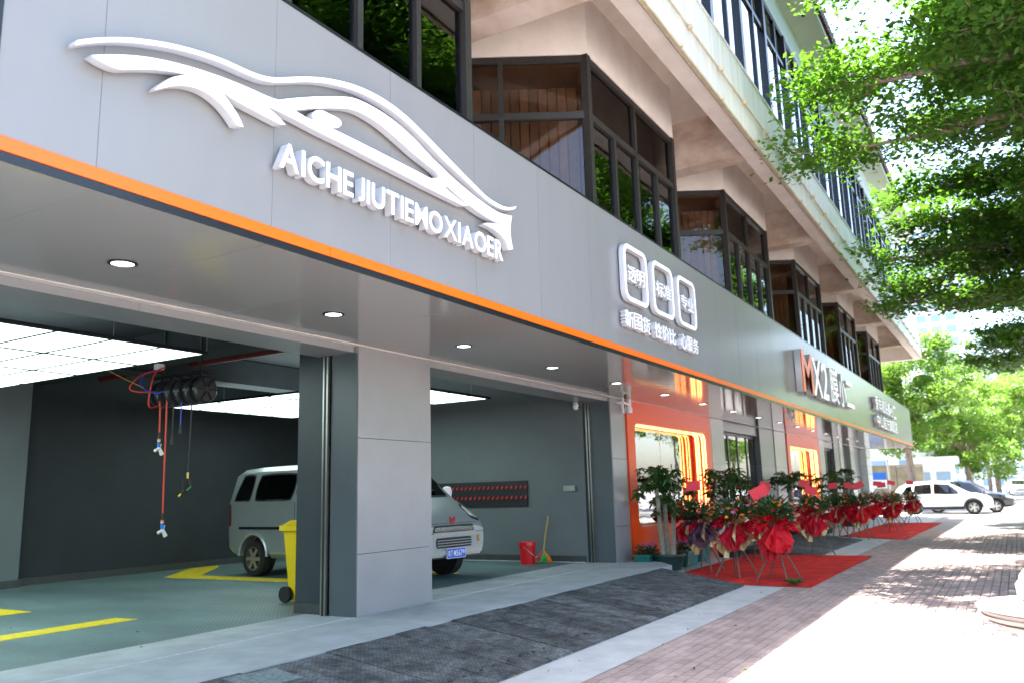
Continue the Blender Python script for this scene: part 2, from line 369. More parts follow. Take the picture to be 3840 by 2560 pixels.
carpet('red carpet under the flower stands beside the long ramp', [(12.72,2.7),(18.57,2.68),(18.6,5.2),(13.9,5.2),(12.85,3.7)], .006)
mb = MB(); P = [(24.8,2.7),(37,2.66),(37.2,4.62),(26.5,4.64)]
o = link('carpet', MB().add([(p[0],p[1],gz(p[0])+.008) for p in P]+[(p[0],p[1],gz(p[0])+.002) for p in P], [(0,1,2,3),(0,4,5,1),(1,5,6,2),(2,6,7,3),(3,7,4,0)]).mesh('carpet','carpet')); tag(o, 'red carpet farther along, beyond the short ramp', 'carpet')

# ================================================================== THE BUILDING
B = thing('commercial_building', 'long commercial building with bay windows, concrete overhang and ground floor shops', 'building', (20,6.4,0))
# --- ground floor: pillars and garage
def quadface(P): return MB().add(P, [tuple(range(len(P)))])
def pillar(x0, x1, y0, y1, m, name='pillar', seams=(.834,2.134), z1=3.21):
    zz = [ZT]+[s for s in seams]+[z1]; p = None
    for i in range(len(zz)-1):
        q = part('cladding_panel' if i else name, MB().box(x0,x1,y0,y1,zz[i]+(.003 if i else 0),zz[i+1]-.003), m, B if i == 0 else p)
        if i == 0: p = q
    return p
pillar(7.22, 8.61, 6.40, 6.80, 'pillar_gray')
pillar(14.27, 14.95, 6.40, 6.95, 'pillar_gray', seams=(.80,2.05))
part('reveal_panel', MB().box(7.205,7.219,6.41,6.80,ZT,3.12), 'dark_panel', B)
part('reveal_panel', MB().box(14.255,14.269,6.42,6.95,ZT,3.12), 'dark_panel', B)
for x in (7.19, 8.63, 14.235):
    s = part('door_track', MB().box(x-.03,x+.03,6.82,6.90,ZT,3.12), 'steel', B); part('track_slot', MB().box(x-.032,x+.032,6.845,6.875,ZT,3.12), 'black', s)
part('wing_wall', MB().box(7.23,8.4,6.91,7.36,ZT+.12,4), 'wing_dark', B)
part('baseboard', MB().box(7.222,8.41,6.912,7.37,ZT,ZT+.118), 'baseboard', B)
# lintels
for a, b in ((-6,7.2),(8.62,14.27)):
    k = a
    while k < b-.05:
        e = min(k+2.58, b) if a > 0 else min(k+2.6, b)
        part('lintel', MB().box(k+.002,e-.002,6.45,7.0,3.125,3.216), 'pillar_gray', B); k = e
part('wall', MB().box(-6,46.5,6.46,6.9,3.206,4.5), 'dark_panel', B)
# garage shell
gf = struct('garage_floor', MB().box(-6,14.2,7.19,14.45,-.01,ZT-.002), 'floor_tile')
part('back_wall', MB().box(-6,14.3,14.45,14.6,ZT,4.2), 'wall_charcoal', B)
part('pilaster', MB().box(6.6,7.8,14.25,14.449,ZT,3.95), 'wall_gray', B)
part('side_wall', MB().box(14.2,14.35,6.96,14.44,ZT,4.2), 'wall_gray', B)
part('left_wall', MB().box(-6.2,-6.01,6.4,14.6,ZT,4.2), 'wall_gray', B)
part('ceiling', MB().box(-6,14.2,6.91,14.44,3.95,4.1), 'ceiling_dark', B)
part('ceiling_beam', MB().box(7.6,8.1,7.4,14.4,3.55,3.94), 'ceiling_dark', B)
part('ceiling_beam', MB().box(-6,14.1,11.6,12.1,3.5,3.93), 'ceiling_dark', B)
part('baseboard', MB().box(7.81,14.19,14.42,14.449,ZT,ZT+.12).box(6.58,7.82,14.22,14.249,ZT,ZT+.12), 'baseboard', B)
part('baseboard', MB().box(14.17,14.199,7.0,14.41,ZT,ZT+.12), 'baseboard', B)
part('baseboard_trim', MB().box(14.160,14.199,7.0,14.41,ZT,ZT+.012), 'white_line', B)
# painted chevrons on the garage floor
def stripe(P): part('floor_marking', MB().prism(P, ZT-.002, ZT+.003, 'xy'), 'floor_yellow', gf)
stripe([(9.73,13.12),(10.2,12.735),(11.55,13.9),(11.9,14.3),(11.2,14.3)])
stripe([(9.73,13.12),(9.83,10.14),(10.22,10.545),(10.2,12.735)])
stripe([(9.83,10.14),(11.8,8.2),(12.0,8.6),(10.22,10.545)])
stripe([(6.157,9.141),(6.194,8.784),(3.2,8.784),(3.2,9.141)])
stripe([(6.103,11.52),(6.103,10.786),(5.73,10.80),(5.2,11.3),(5.2,11.52)])
# --- shops beyond the garage
part('shop_floor', MB().box(14.36,46,6.5,12,-.2,ZT-.03), 'concrete_slab', B)
part('shop_back_wall', MB().box(14.36,46,12,12.1,0,3.4), 'white_wall', B)
part('shop_ceiling', MB().box(14.36,46,6.9,12,3.3,3.4), 'white_wall', B)
part('shop_side_wall', MB().box(14.36,14.46,6.96,12,0,3.29), 'white_wall', B)
for k in range(7):
    part('light_panel', MB().box(16+k*4.2,18.4+k*4.2,8.4,9.0,3.27,3.299), 'led', B)
def seg(x0, x1, m, z0=-.2, z1=3.205, y0=6.40, y1=6.7, nm='facade_panel'):
    cut = [z0, .8, 2.05, z1] if z1-z0 > 2.5 else [z0, z1]
    for a, b in zip(cut, cut[1:]): part(nm, MB().box(x0,x1,y0,y1,a+.002,b-.002), m, B)
seg(20.26, 21.38, 'pillar_gray'); seg(24.98, 25.6, 'dark_panel'); seg(25.602, 26.75, 'dark_panel', y0=6.42); seg(26.75, 28.28, 'pillar_gray')
seg(33.66, 34.8, 'pillar_gray'); seg(37.0, 38.2, 'dark_panel', y0=6.42); seg(38.2, 39.0, 'pillar_gray'); seg(39.0, 40.9, 'dark_panel', y0=6.6, y1=6.8); seg(40.9, 41.9, 'pillar_gray'); seg(41.9, 45.0, 'dark_panel', y0=6.6, y1=6.8)
for r in range(8):
    for c in range(3):
        part('column_tile', MB().box(45.02+c*.52, 45.51+c*.52, 6.30, 6.9, -.18+r*.42, .225+r*.42), 'white_tile', B)
for a, b in ((21.38,24.98),(34.8,37.0)):
    seg(a, b, 'dark_panel', 2.93, 3.205, y0=6.46, nm='door_header')
    n = 4 if b-a > 3 else 2; w = (b-a)/n
    for k in range(n):
        d = part('glass_door', MB().box(a+k*w,a+k*w+.05,6.56,6.61,ZT,2.92).box(a+(k+1)*w-.05,a+(k+1)*w-.002,6.56,6.61,ZT,2.92).box(a+k*w+.05,a+(k+1)*w-.05,6.56,6.61,ZT,ZT+.07).box(a+k*w+.05,a+(k+1)*w-.05,6.56,6.61,2.85,2.92), 'frame_bronze', B)
        part('pane', MB().box(a+k*w+.05,a+(k+1)*w-.05,6.58,6.588,ZT+.07,2.85), 'shop_glass', d)
        part('door_sticker', MB().box(a+k*w+.2,a+(k+1)*w-.2,6.572,6.576,.95,1.13), 'white_sign', d)
def portal(x0, x1, label):
    t = thing('orange_portal', label, 'shop window', ((x0+x1)/2,6.5,ZT))
    o0, o1, z0, z1 = x0+.36, x1-.42, .74, 2.77
    outer = [(x0+.06,-.15),(x1-.1,-.15),(x1-.03,1.6),(x1,2.6),(x1+.0,2.95),(x1-.06,3.2),(x0+.06,3.2),(x0,2.9),(x0,.6)]
    hole = rrect(o0, o1, z0, z1, .17)
    me = curve_mesh('portal_frame', [outer, hole], .17, 'portal_orange')
    f = link('portal_frame', me, t, Vector((0,6.54,0))+off(t), (PI/2,0,0))
    part('edge_trim', MB().prism([(x1-.097,-.15),(x1-.027,1.6),(x1+.003,2.6),(x1+.003,2.95),(x1+.03,2.95),(x1+.03,2.6),(x1+.003,1.6),(x1-.06,-.15)], 6.37, 6.7), 'black_trim', t)
    part('pane', MB().box(o0-.1,(o0+o1)/2-.01,6.715,6.725,z0-.1,z1+.1), 'shop_glass', t); part('pane', MB().box((o0+o1)/2+.01,o1+.1,6.715,6.725,z0-.1,z1+.1), 'shop_glass', t)
    part('glazing_bar', MB().box((o0+o1)/2-.02,(o0+o1)/2+.02,6.712,6.73,z0-.1,z1+.1), 'steel', t)
    for yy in (6.40,6.465,6.56,6.625):
        P = [(o1-.2,yy,z1-.03),(o1-.09,yy,z1-.06),(o1-.04,yy,z1-.16),(o1-.03,yy,z1-.4),(o1-.03,yy,z0+.12)]
        n = part('neon_tube', MB().tube(smooth_path(P,5), .016, 8), 'neon', t)
        part('neon_run', MB().tube([(o0+.2,yy,z1-.012),(o1-.202,yy,z1-.028)], .004, 6), 'neon', n)
portal(14.97, 20.22, 'orange framed shop window with neon tubes beside the garage pillar')
portal(28.32, 33.62, 'orange framed shop window with neon tubes past the glass doors')
# --- bay windows
def bay(x0):
    x1 = x0+3.38; yf = 4.52; zb, zt, ztr = 4.6, 7.5, 6.6; dx, dy = 1.02, 1.72
    A, Bc, Cc, Dd = (x0-dx,yf+dy), (x0,yf), (x1,yf), (x1+dx,yf+dy)
    fr = MB()
    def col(p, w=.11): fr.box(p[0]-w/2,p[0]+w/2,p[1]-w/2,p[1]+w/2,zb,zt)
    col(Bc); col(Cc)
    def face(P, Q, top, low):
        P, Q = Vector((*P,0)), Vector((*Q,0)); d = Q-P
        for z, h in ((zt-.05,.09),(ztr,.1),(zb+.04,.08)): fr.bar(P+Vector((0,0,z)), Q+Vector((0,0,z)), .07, h)
        for t in top: fr.bar(P+d*t+Vector((0,0,ztr)), P+d*t+Vector((0,0,zt-.09)), .07, .07, up=d.normalized())
        for t in low: fr.bar(P+d*t+Vector((0,0,zb)), P+d*t+Vector((0,0,ztr-.05)), .075, .07, up=d.normalized())
    face(A, Bc, (.4,), (.4,)); face(Bc, Cc, (.5,), (.25,.5,.75)); face(Cc, Dd, (.6,), (.6,))
    w = part('bay_window', fr, 'frame_bronze', B)
    def panes(P, Q, cuts, z0, z1):
        P, Q = Vector((*P,0)), Vector((*Q,0)); d = Q-P; n = Vector((d.y,-d.x,0)).normalized()
        cc = [0]+list(cuts)+[1]
        for a, b in zip(cc, cc[1:]):
            p, q = P+d*a+d.normalized()*.03-n*.012, P+d*b-d.normalized()*.03-n*.012
            part('pane', MB().add([p+Vector((0,0,z0)),q+Vector((0,0,z0)),q+Vector((0,0,z1)),p+Vector((0,0,z1)),p-n*.006+Vector((0,0,z0)),q-n*.006+Vector((0,0,z0)),q-n*.006+Vector((0,0,z1)),p-n*.006+Vector((0,0,z1))],[(0,1,2,3),(7,6,5,4),(0,4,5,1),(1,5,6,2),(2,6,7,3),(3,7,4,0)]), 'bronze_glass', w)
    for P, Q, t, l in ((A,Bc,(.4,),(.4,)),(Bc,Cc,(.5,),(.25,.5,.75)),(Cc,Dd,(.6,),(.6,))):
        panes(P,Q,t,ztr+.05,zt-.09); panes(P,Q,l,zb+.08,ztr-.05)
    # concrete above and dark room behind
    pl = [A,Bc,Cc,Dd]
    e = .05; outer = [(A[0]-e,A[1]),(x0-e*.6,yf-e),(x1+e*.6,yf-e),(Dd[0]+e,Dd[1])]
    part('spandrel', MB().prism(outer, zt, 8.46, 'xy'), 'concrete_pink', w)
    part('room_ceiling', MB().prism([(A[0]+.2,A[1]-.05),(x0+.1,yf+.12),(x1-.1,yf+.12),(Dd[0]-.2,Dd[1]-.05)], zt-.09, zt-.012, 'xy'), 'valance', w)
    part('room_wall', MB().box(A[0],Dd[0],yf+dy+.02,yf+dy+.1,zb-.5,8.4), 'room_dark', w)
    part('valance', MB().box(x0+.15,x1-.15,yf+.16,yf+.2,zt-.3,zt-.12), 'valance', w)
    n = 24
    for k in range(n):
        x = x0+.12+(3.14)*(k+.5)/n
        link('blind_slat', SLAT, w, Vector((x,yf+.26,zb))+off(w), (0,0,random.uniform(.25,.45)))
    d = Vector((A[0]-Bc[0],A[1]-Bc[1],0)); dn = d.normalized(); ins = Vector((-dn.y,dn.x,0)); ins = ins if ins.x > 0 else -ins
    for k in range(12):
        p = Vector((*Bc,0))+dn*(.2+k*.135)+ins*.26
        link('blind_slat', SLAT, w, p+Vector((0,0,zb))+off(w), (0,0,math.atan2(dn.y,dn.x)+random.uniform(-.25,-.05)))
SLAT = MB().box(-.057,.057,-.002,.002,0,2.55).mesh('blind_slat', 'blind')
for i in range(6): bay(3.365+6.43*i)
part('upper_wall', MB().box(-6,46.5,6.36,6.46,3.2,8.45), 'concrete_pink', B)
# --- coffered overhang
oh = part('overhang_slab', MB().box(-6,45.6,3.36,6.5,8.452,8.7), 'concrete_pink', B)
part('edge_beam', MB().box(-6,45.58,3.38,3.66,7.5,8.45), 'concrete_pink', oh)
for k in range(-3,5):
    x = 14.66+6.43*k; part('rib', MB().box(x,x+.42,3.661,6.35,7.52,8.451), 'concrete_stain', oh)
part('end_beam', MB().box(45.2,45.58,3.661,6.35,7.5,8.451), 'concrete_pink', oh)
PANEL = MB().box(0,.274,0,.03,0,1.24).mesh('cladding_panel', 'parapet_white')
pp = part('parapet', MB().box(-6,45.6,3.35,3.5,7.52,8.76), 'white_wall', B)
for k in range(int((45.6+4)/.28)): link('cladding_panel', PANEL, pp, Vector((-4+k*.28,3.319,7.52+random.uniform(-.002,.002)))+off(pp))
part('coping', MB().box(-6,45.62,3.30,3.56,8.762,8.80), 'parapet_white', pp)
part('drip_trim', MB().box(-6,45.6,3.29,3.349,7.475,7.518), 'cream_trim', pp)
cond = part('conduit', MB().tube([(-6,3.295,8.03),(45.5,3.295,8.03)], .016, 6), 'cream_trim', pp)
CLIP = MB().lathe([(.02,-.02),(.06,-.015),(.075,.02),(.06,.06),(.02,.075)], 10).mesh('lamp_clip', 'cream_trim', True)
for k in range(38): link('lamp_clip', CLIP, cond, Vector((-3.4+k*1.42+random.uniform(-.04,.04),3.28,8.0))+off(cond), scale=(.7,.7,.8))
for k in range(26): link('trim_clip', CLIP, cond, Vector((-3+k*1.9,3.285,7.49))+off(cond), scale=(.5,.5,.6))
for x in (14.9,22.6,30.2): part('drop_wire', MB().tube(smooth_path([(x,3.28,8.02),(x-.12,3.25,7.9),(x-.1,3.27,7.62)],4), .012, 5), 'cream_trim', cond)
# --- upper windows, wall and eave
uw = MB(); y0 = 3.65
for z, h in ((12.2,.14),(11.36,.1),(8.86,.14)): uw.box(-6,40.1,y0-.03,y0+.06,z-h/2,z+h/2)
cuts = []; x = 13.12-2.07*8
while x < 40: cuts += [x, x+1.16]; uw.box(x-.09,x+.09,y0-.07,y0+.07,8.76,12.2); uw.box(x+1.12,x+1.2,y0-.035,y0+.06,8.76,12.2); x += 2.07
uf = part('upper_window', uw, 'black_trim', B)
for a, b in zip(cuts, cuts[1:]):
    if b > 40 or a < 4: continue
    part('pane', MB().box(a+.05,b-.05,y0+.01,y0+.018,8.9,11.31), 'mirror_glass', uf); part('pane', MB().box(a+.05,b-.05,y0+.01,y0+.018,11.41,12.13), 'bronze_glass', uf)
part('room_wall', MB().box(-6,40,4.6,4.7,8.7,12.3), 'room_dark', B)
part('upper_wall', MB().box(-6,43.2,y0-.02,y0+.3,12.272,13.25), 'white_wall', B)
for r in range(11): part('wall_tile', MB().box(40.12,41.6,y0-.01,y0+.3,8.765+r*.319,8.765+r*.319+.312).box(41.61,43.2,y0-.01,y0+.3,8.765+r*.319,8.765+r*.319+.312), 'white_tile', B)
part('upper_end_wall', MB().box(43.0,43.19,y0+.31,8,8.765,13.2), 'white_wall', B)
ev = part('eave', MB().prism([(2.98,13.25),(y0+.4,13.0),(8,13.0),(8,15.5),(2.98,13.4)], -6, 43.6, 'yz'), 'white_wall', B)
TILE = MB().tube([(0,-.06,-.012),(0,.5,.2)], .085, 8).mesh('roof_tile', 'roof_tile', True)
for k in range(290): link('roof_tile', TILE, ev, Vector((-4+k*.164,2.94,13.46+random.uniform(-.008,.008)))+off(ev))
DRAIN = MB().tube([(0,0,0),(0,0,-.1)], .05, 8).mesh('drain', 'black')
for k in range(9): link('drain', DRAIN, ev, Vector((8+k*4.1,3.25,13.24))+off(ev))

# ================================================================== SIGN FASCIA WITH SOFFIT
F = thing('sign_fascia', 'grey metal panel fascia with an orange strip along its lower edge', 'fascia', (24,4.27,3.2))
P0 = 2.595; k = -1
x = 2.03
edges = [2.03]+[2.595+1.305*i for i in range(34)]; edges = [e for e in edges if e < 46.6]+[46.7]
for a, b in zip(edges, edges[1:]):
    tl = random.uniform(-.002,.002)
    part('fascia_panel', MB().add([(a+.0012,4.27,3.345),(b-.0012,4.27+tl,3.345),(b-.0012,4.27,5.115),(a+.0012,4.27-tl,5.115),(a+.0012,4.30,3.345),(b-.0012,4.30,3.345),(b-.0012,4.30,5.115),(a+.0012,4.30,5.115)], [(0,1,2,3),(7,6,5,4),(0,4,5,1),(1,5,6,2),(2,6,7,3),(3,7,4,0)]), 'panel_gray', F)
part('backing', MB().box(2.05,46.68,4.304,4.42,3.26,5.10), 'pillar_gray', F)
part('top_trim', MB().box(2.0,46.7,4.262,4.45,5.117,5.14), 'black_trim', F)
part('end_trim', MB().box(1.97,2.027,4.262,4.45,3.2,5.14), 'black_trim', F)
x = 2.03
while x < 46.6:
    e = min(x+2.45, 46.7); part('orange_strip', MB().box(x+.002,e-.002,4.262,4.30,3.262,3.340), 'orange_strip', F)
    part('light_channel', MB().box(x+.002,e-.002,4.268,4.42,3.212,3.258).box(x+.002,e-.002,4.258,4.268,3.205,3.222), 'black_trim', F); x = e
sf = [2.03]+[2.59+1.283*i for i in range(35)]; sf = [e for e in sf if e < 46]+[46.7]
for a, b in zip(sf, sf[1:]):
    for c, d in ((4.28,5.42),(5.42,6.46)):
        if c > 5: continue
    tl = random.uniform(-.003,.003)
    part('soffit_panel', MB().add([(a+.002,4.27,3.207),(b-.002,4.27,3.207+tl),(b-.002,6.46,3.207),(a+.002,6.46,3.207-tl),(a+.002,4.27,3.23),(b-.002,4.27,3.23),(b-.002,6.46,3.23),(a+.002,6.46,3.23)], [(0,3,2,1),(4,5,6,7),(0,1,5,4),(1,2,6,5),(2,3,7,6),(3,0,4,7)]), 'soffit_gray', F)
part('fascia_roof', MB().box(2.03,46.7,4.43,6.4,4.9,5.0), 'black', F)
# downlights
def downlight(x, first=None):
    t = thing('downlight', 'round white recessed downlight in the shop soffit', 'downlight', (x,5.46,3.2), 'row of downlights in the soffit')
    link('ring', DLR, t); link('lens', DLL, t)
DLR = MB().lathe([(.082,.004),(.082,-.006),(.103,-.003),(.103,.004)], 28).mesh('ring', 'black_trim', True)
DLL = MB().lathe([(.079,.003),(.079,-.001),(.06,-.003)], 28).mesh('lens', 'downlight_lens')
for i in range(19): downlight(3.571+2.226*i)

# ================================================================== SIGNS
YS = 4.17
def sgn(pts):                                       # traced outline of the sign face -> metres on the sign plane
    out = []
    rr = np.array([[r2.x,r2.y,r2.z],[-u2.x,-u2.y,-u2.z],[fw.x,fw.y,fw.z]])
    for px, py in pts:
        u, v = 200+px/1.3067, 100+py/1.3067
        d = rr.T @ np.array([(u-1920)/3088.3, (v-1280)/3088.3, 1.]); t = YS/d[1]; out.append((t*d[0], 1.46+t*d[2]))
    return out
def dense(pts, n=4):
    return [(p.x,p.y) for p in smooth_path([(a,b,0) for a,b in pts], n)]
S = thing('car_outline_sign', 'large white outline of a sports car mounted on the grey fascia', 'sign', (4.3,4.2,3.8))
top = [(120,70),(190,60),(280,55),(370,57),(460,66),(560,82),(660,105),(760,135),(850,168),(930,205),(1000,234),(1060,249),(1110,252),(1180,249),(1250,248),(1330,254),(1420,271),(1500,296),(1580,333),(1660,383),(1740,447),(1830,535),(1920,628),(2000,710),(2070,780),(2130,838),(2190,875),(2230,887),(2268,884)]
bot = [(2262,893),(2232,899),(2190,890),(2135,859),(2075,806),(2000,735),(1910,650),(1820,557),(1735,473),(1655,409),(1575,359),(1500,322),(1420,295),(1330,276),(1250,270),(1180,271),(1110,273),(1060,269),(1010,257),(950,233),(880,201),(800,168),(700,135),(600,109),(500,91),(400,78),(300,73),(200,77),(112,88)]
roof = sgn(dense(top)+dense(bot))
body_top = dense([(195,143),(260,140),(340,141),(430,148),(530,164),(640,190),(750,223),(860,262),(960,303),(1050,343),(1105,362)])+dense([(1105,362),(1150,356),(1230,349),(1310,345),(1400,345),(1470,352),(1540,380),(1620,427),(1700,487),(1780,562),(1850,637),(1920,705),(1990,770),(2060,828),(2130,880),(2190,915),(2247,930)])[1:]
low = dense([(2247,930),(2240,985),(2243,1040),(2252,1090)])[1:]+dense([(2232,1094),(2220,1055),(2192,1020),(2155,990),(2112,968)])+dense([(2122,964),(2160,966),(2198,976)])+dense([(2190,968),(2150,948),(2090,912),(2020,860),(1960,808),(1935,786),(1922,784),(1926,795),(1965,830),(2030,877)])+dense([(2008,876),(1850,797),(1740,740),(1600,668),(1440,585),(1300,515),(1200,462),(1100,412),(1014,372)])+dense([(1020,376),(1062,407),(1110,450),(1135,480)])+dense([(1110,476),(1000,418),(900,364),(788,292)])+dense([(792,296),(832,332),(877,392),(911,447),(930,490)])+dense([(900,482),(868,432),(820,376),(760,328),(700,300),(640,288),(580,290),(535,300),(507,306)])+dense([(520,292),(545,274),(582,253),(630,242),(668,239)])+dense([(660,234),(620,225),(560,215),(480,208),(400,207),(330,209)])+dense([(300,200),(270,188),(232,168)])
hole = dense([(1178,410),(1240,403),(1320,399),(1400,399),(1465,406),(1530,433),(1610,486),(1690,554),(1770,626),(1830,674),(1872,708),(1892,732),(1884,744),(1858,747)])+dense([(1840,741),(1700,668),(1550,592),(1440,537),(1352,494)])+dense([(1360,490),(1392,495),(1410,482),(1409,464),(1392,449),(1350,428),(1325,415),(1300,412),(1280,420),(1272,436),(1280,455),(1290,464)])+dense([(1280,461),(1250,452),(1215,432),(1182,413)])
for nm, sp in (('roof_line', [roof]), ('body_line', [sgn(body_top+low), sgn(hole)])):
    me = curve_mesh(nm, sp, .034, 'sign_face', bevel=.004)
    link(nm, me, S, Vector((0,YS+.038,0))+off(S), (PI/2,0,0))
for x, z in [tuple((np.array(roof[i])+np.array(roof[-1-i]))/2) for i in (8,24,40,56,72,88,100)]:
    part('standoff', MB().tube([(x,YS+.07,z),(x,4.27,z)], .006, 6), 'steel', S)
# lettering under the car
T = thing('latin_sign_lettering', 'white raised capital letters under the car outline', 'lettering', (5.3,4.2,3.7))
WORD = 'AICHEJIUTIEMOXIAOER'; wid = {}
for c in set(WORD): lo, hi = bounds(glyph(c,.05,'sign_face',.018)); wid[c] = hi[0]-lo[0]
gap = .1; tot = sum(wid[c] for c in WORD)+gap*(len(WORD)-1)+.14
k = (6.86-3.868)/tot; x = 3.868
for i, c in enumerate(WORD):
    put_glyph(c, x, x+wid[c]*k, 3.756, 3.956, YS, .075, 'sign_face', T, .018 if c not in 'MX' else .006); x += (wid[c]+gap+(.14 if i == 4 else 0))*k
# three rounded frames
for (a, b, ch, nm) in ((9.99,10.82,'透明','rounded white frame sign, first of three, with two characters inside'),(11.03,11.87,'标准','rounded white frame sign, middle of three, with two characters inside'),(12.08,12.92,'专业','rounded white frame sign, last of three, toward the orange portals')):
    t = thing('framed_sign', nm, 'sign', ((a+b)/2,4.2,3.95))
    me = curve_mesh('frame', [rrect(a,b,3.965,4.76,.15), rrect(a+.055,b-.055,4.02,4.705,.11)], .034, 'sign_face', bevel=.004)
    link('frame', me, t, Vector((0,YS+.038,0))+off(t), (PI/2,0,0))
    w = (b-a-.26)/2
    for i, c in enumerate(ch): put_glyph(c, a+.12+i*(w+.02), a+.12+i*(w+.02)+w, 4.245, 4.47, YS, .07, 'sign_face', t, .004)
for s, a, b, lab in (('新国货',9.93,10.84,'first'),('性价比',10.99,11.88,'second'),('心服务',12.08,12.93,'third')):
    t = thing('slogan_lettering', f'three small white raised characters below the {lab} rounded frame', 'lettering', ((a+b)/2,4.2,3.59)); w = (b-a)/3
    for i, c in enumerate(s): put_glyph(c, a+i*w, a+(i+1)*w-.02, 3.592, 3.82, YS, .075, 'sign_face', t, .004)
t = thing('brand_sign', 'large raised brand sign with an orange M and white characters', 'sign', (24.2,4.1,3.69))
YM = 4.10
put_glyph('M', 20.42, 21.68, 3.69, 4.70, YM-.02, .02, 'sign_orange', t, .02); put_glyph('M', 20.42, 21.68, 3.69, 4.70, YM+.002, .15, 'sign_side', t, .02, name='letter_body')
for c, a, b in (('X',21.74,22.86),('2',22.92,23.72)): put_glyph(c, a, b, 3.70, 4.69, YM, .15, 'sign_face', t, .015)
for c, a, b, z0, z1 in (('膜',24.05,25.3,3.70,4.72),('小',25.42,26.5,3.70,4.70),('二',26.62,27.95,3.78,4.58)): put_glyph(c, a, b, z0, z1, YM, .15, 'sign_face', t, .010)
for s, z0, z1, lab in (('爱车就贴膜小二',4.16,4.68,'upper'),('中山官方旗舰店',3.52,4.02,'lower')):
    t = thing('tagline_lettering', f'{lab} row of small white characters near the far end of the fascia', 'lettering', (36,4.1,z0)); w = (39.3-33.1)/7
    for i, c in enumerate(s): put_glyph(c, 33.1+i*w, 33.1+(i+1)*w-.1, z0, z1, 4.12, .12, 'sign_face', t, .004)

# ================================================================== GARAGE CONTENTS
def led_panel(label, x0, nx, y0, ny, ty):
    t = thing('led_ceiling_panel', label, 'ceiling light', (x0+nx*.3,y0,3.2)); tx = .605
    me = MB().box(.012,tx-.012,.014,ty-.014,0,.02).mesh('led_tile', 'led')
    fr = MB()
    for i in range(nx+1): fr.box(x0+i*tx-.02,x0+i*tx+.02,y0,y0+ny*ty,3.196,3.23)
    for j in range(ny+1): fr.box(x0,x0+nx*tx,y0+j*ty-.03,y0+j*ty+.03,3.194,3.23)
    part('grid_frame', fr, 'black_trim', t)
    for i in range(nx):
        for j in range(ny): link('led_tile', me, t, Vector((x0+i*tx,y0+j*ty,3.2))+off(t))
    for i in range(0,nx+1,2):
        for j in (0,ny): part('hanger_wire', MB().tube([(x0+i*tx,y0+j*ty,3.23),(x0+i*tx,y0+j*ty,3.95)], .004, 5), 'steel', t)
led_panel('glowing white grid of ceiling panels over the empty wash bay', 6.47-.605*14, 14, 8.13, 4, 1.31)
led_panel('glowing white grid of ceiling panels above the silver van', 9.84, 5, 8.2, 4, 1.28)
o = link('sprinkler_pipe', MB().tube([(8.9,8.2,3.75),(9.0,14.2,3.75)], .07, 10).mesh('sprinkler_pipe', 'pipe_red', True)); tag(o, 'dark red sprinkler pipe under the garage ceiling', 'pipe')
# hose reels
R0 = Vector((7.55,9.9,3.0))
t = thing('hose_reel_row', 'row of black hose reels hanging below the garage ceiling', 'hose reel', R0)
part('mounting_rail', MB().bar((7.55,9.4,3.24),(7.55,10.6,3.24),.08,.04).bar((7.55,9.6,3.24),(7.55,9.6,3.95),.03,.03).bar((7.55,10.4,3.24),(7.55,10.4,3.95),.03,.03), 'black', t)
for i in range(5):
    c = (7.54, 9.46+.205*i, 2.99)
    d = part('reel_drum', MB().lathe([(.03,-.02),(.165,-.02),(.19,0),(.19,.045),(.12,.055),(.12,.115),(.19,.125),(.19,.165),(.165,.18),(.03,.18)], 30, c, 'y'), 'reel_black', t, True)
    part('bracket', MB().box(7.50,7.58,c[1]+.06,c[1]+.11,3.1,3.24), 'black', d)
    if i == 0:
        for a in range(6): part('spoke', MB().bar((c[0]+.04*math.cos(a*PI/3),c[1]-.024,c[2]+.04*math.sin(a*PI/3)),(c[0]+.16*math.cos(a*PI/3),c[1]-.024,c[2]+.16*math.sin(a*PI/3)),.03,.012), 'black_trim', d)
part('red_loop', MB().tube(smooth_path([(7.5,10.35,2.85),(7.3,10.35,2.8),(7.28,10.3,3.1),(7.35,10.3,3.3),(7.5,10.3,3.38)],5), .011, 6), 'hose_red', t)
part('blue_loop', MB().tube(smooth_path([(7.45,10.0,3.08),(7.3,10.2,2.98),(7.2,10.4,3.08),(7.25,10.45,3.25),(7.4,10.4,3.34)],5), .011, 6), 'hose_blue', t)
part('red_loop', MB().tube(smooth_path([(7.45,10.3,3.33),(7.2,10.4,3.25),(7.05,10.45,3.06),(7.15,10.4,3.0),(7.4,10.3,3.02)],5), .011, 6), 'hose_red', t)
part('junction_box', MB().box(7.38,7.48,10.3,10.4,3.34,3.42), 'white_plastic', t)
part('yellow_wire', MB().tube(smooth_path([(6.5,10.2,3.24),(6.85,10.3,3.15),(7.2,10.35,3.06)],4), .006, 5), 'bamboo', t)
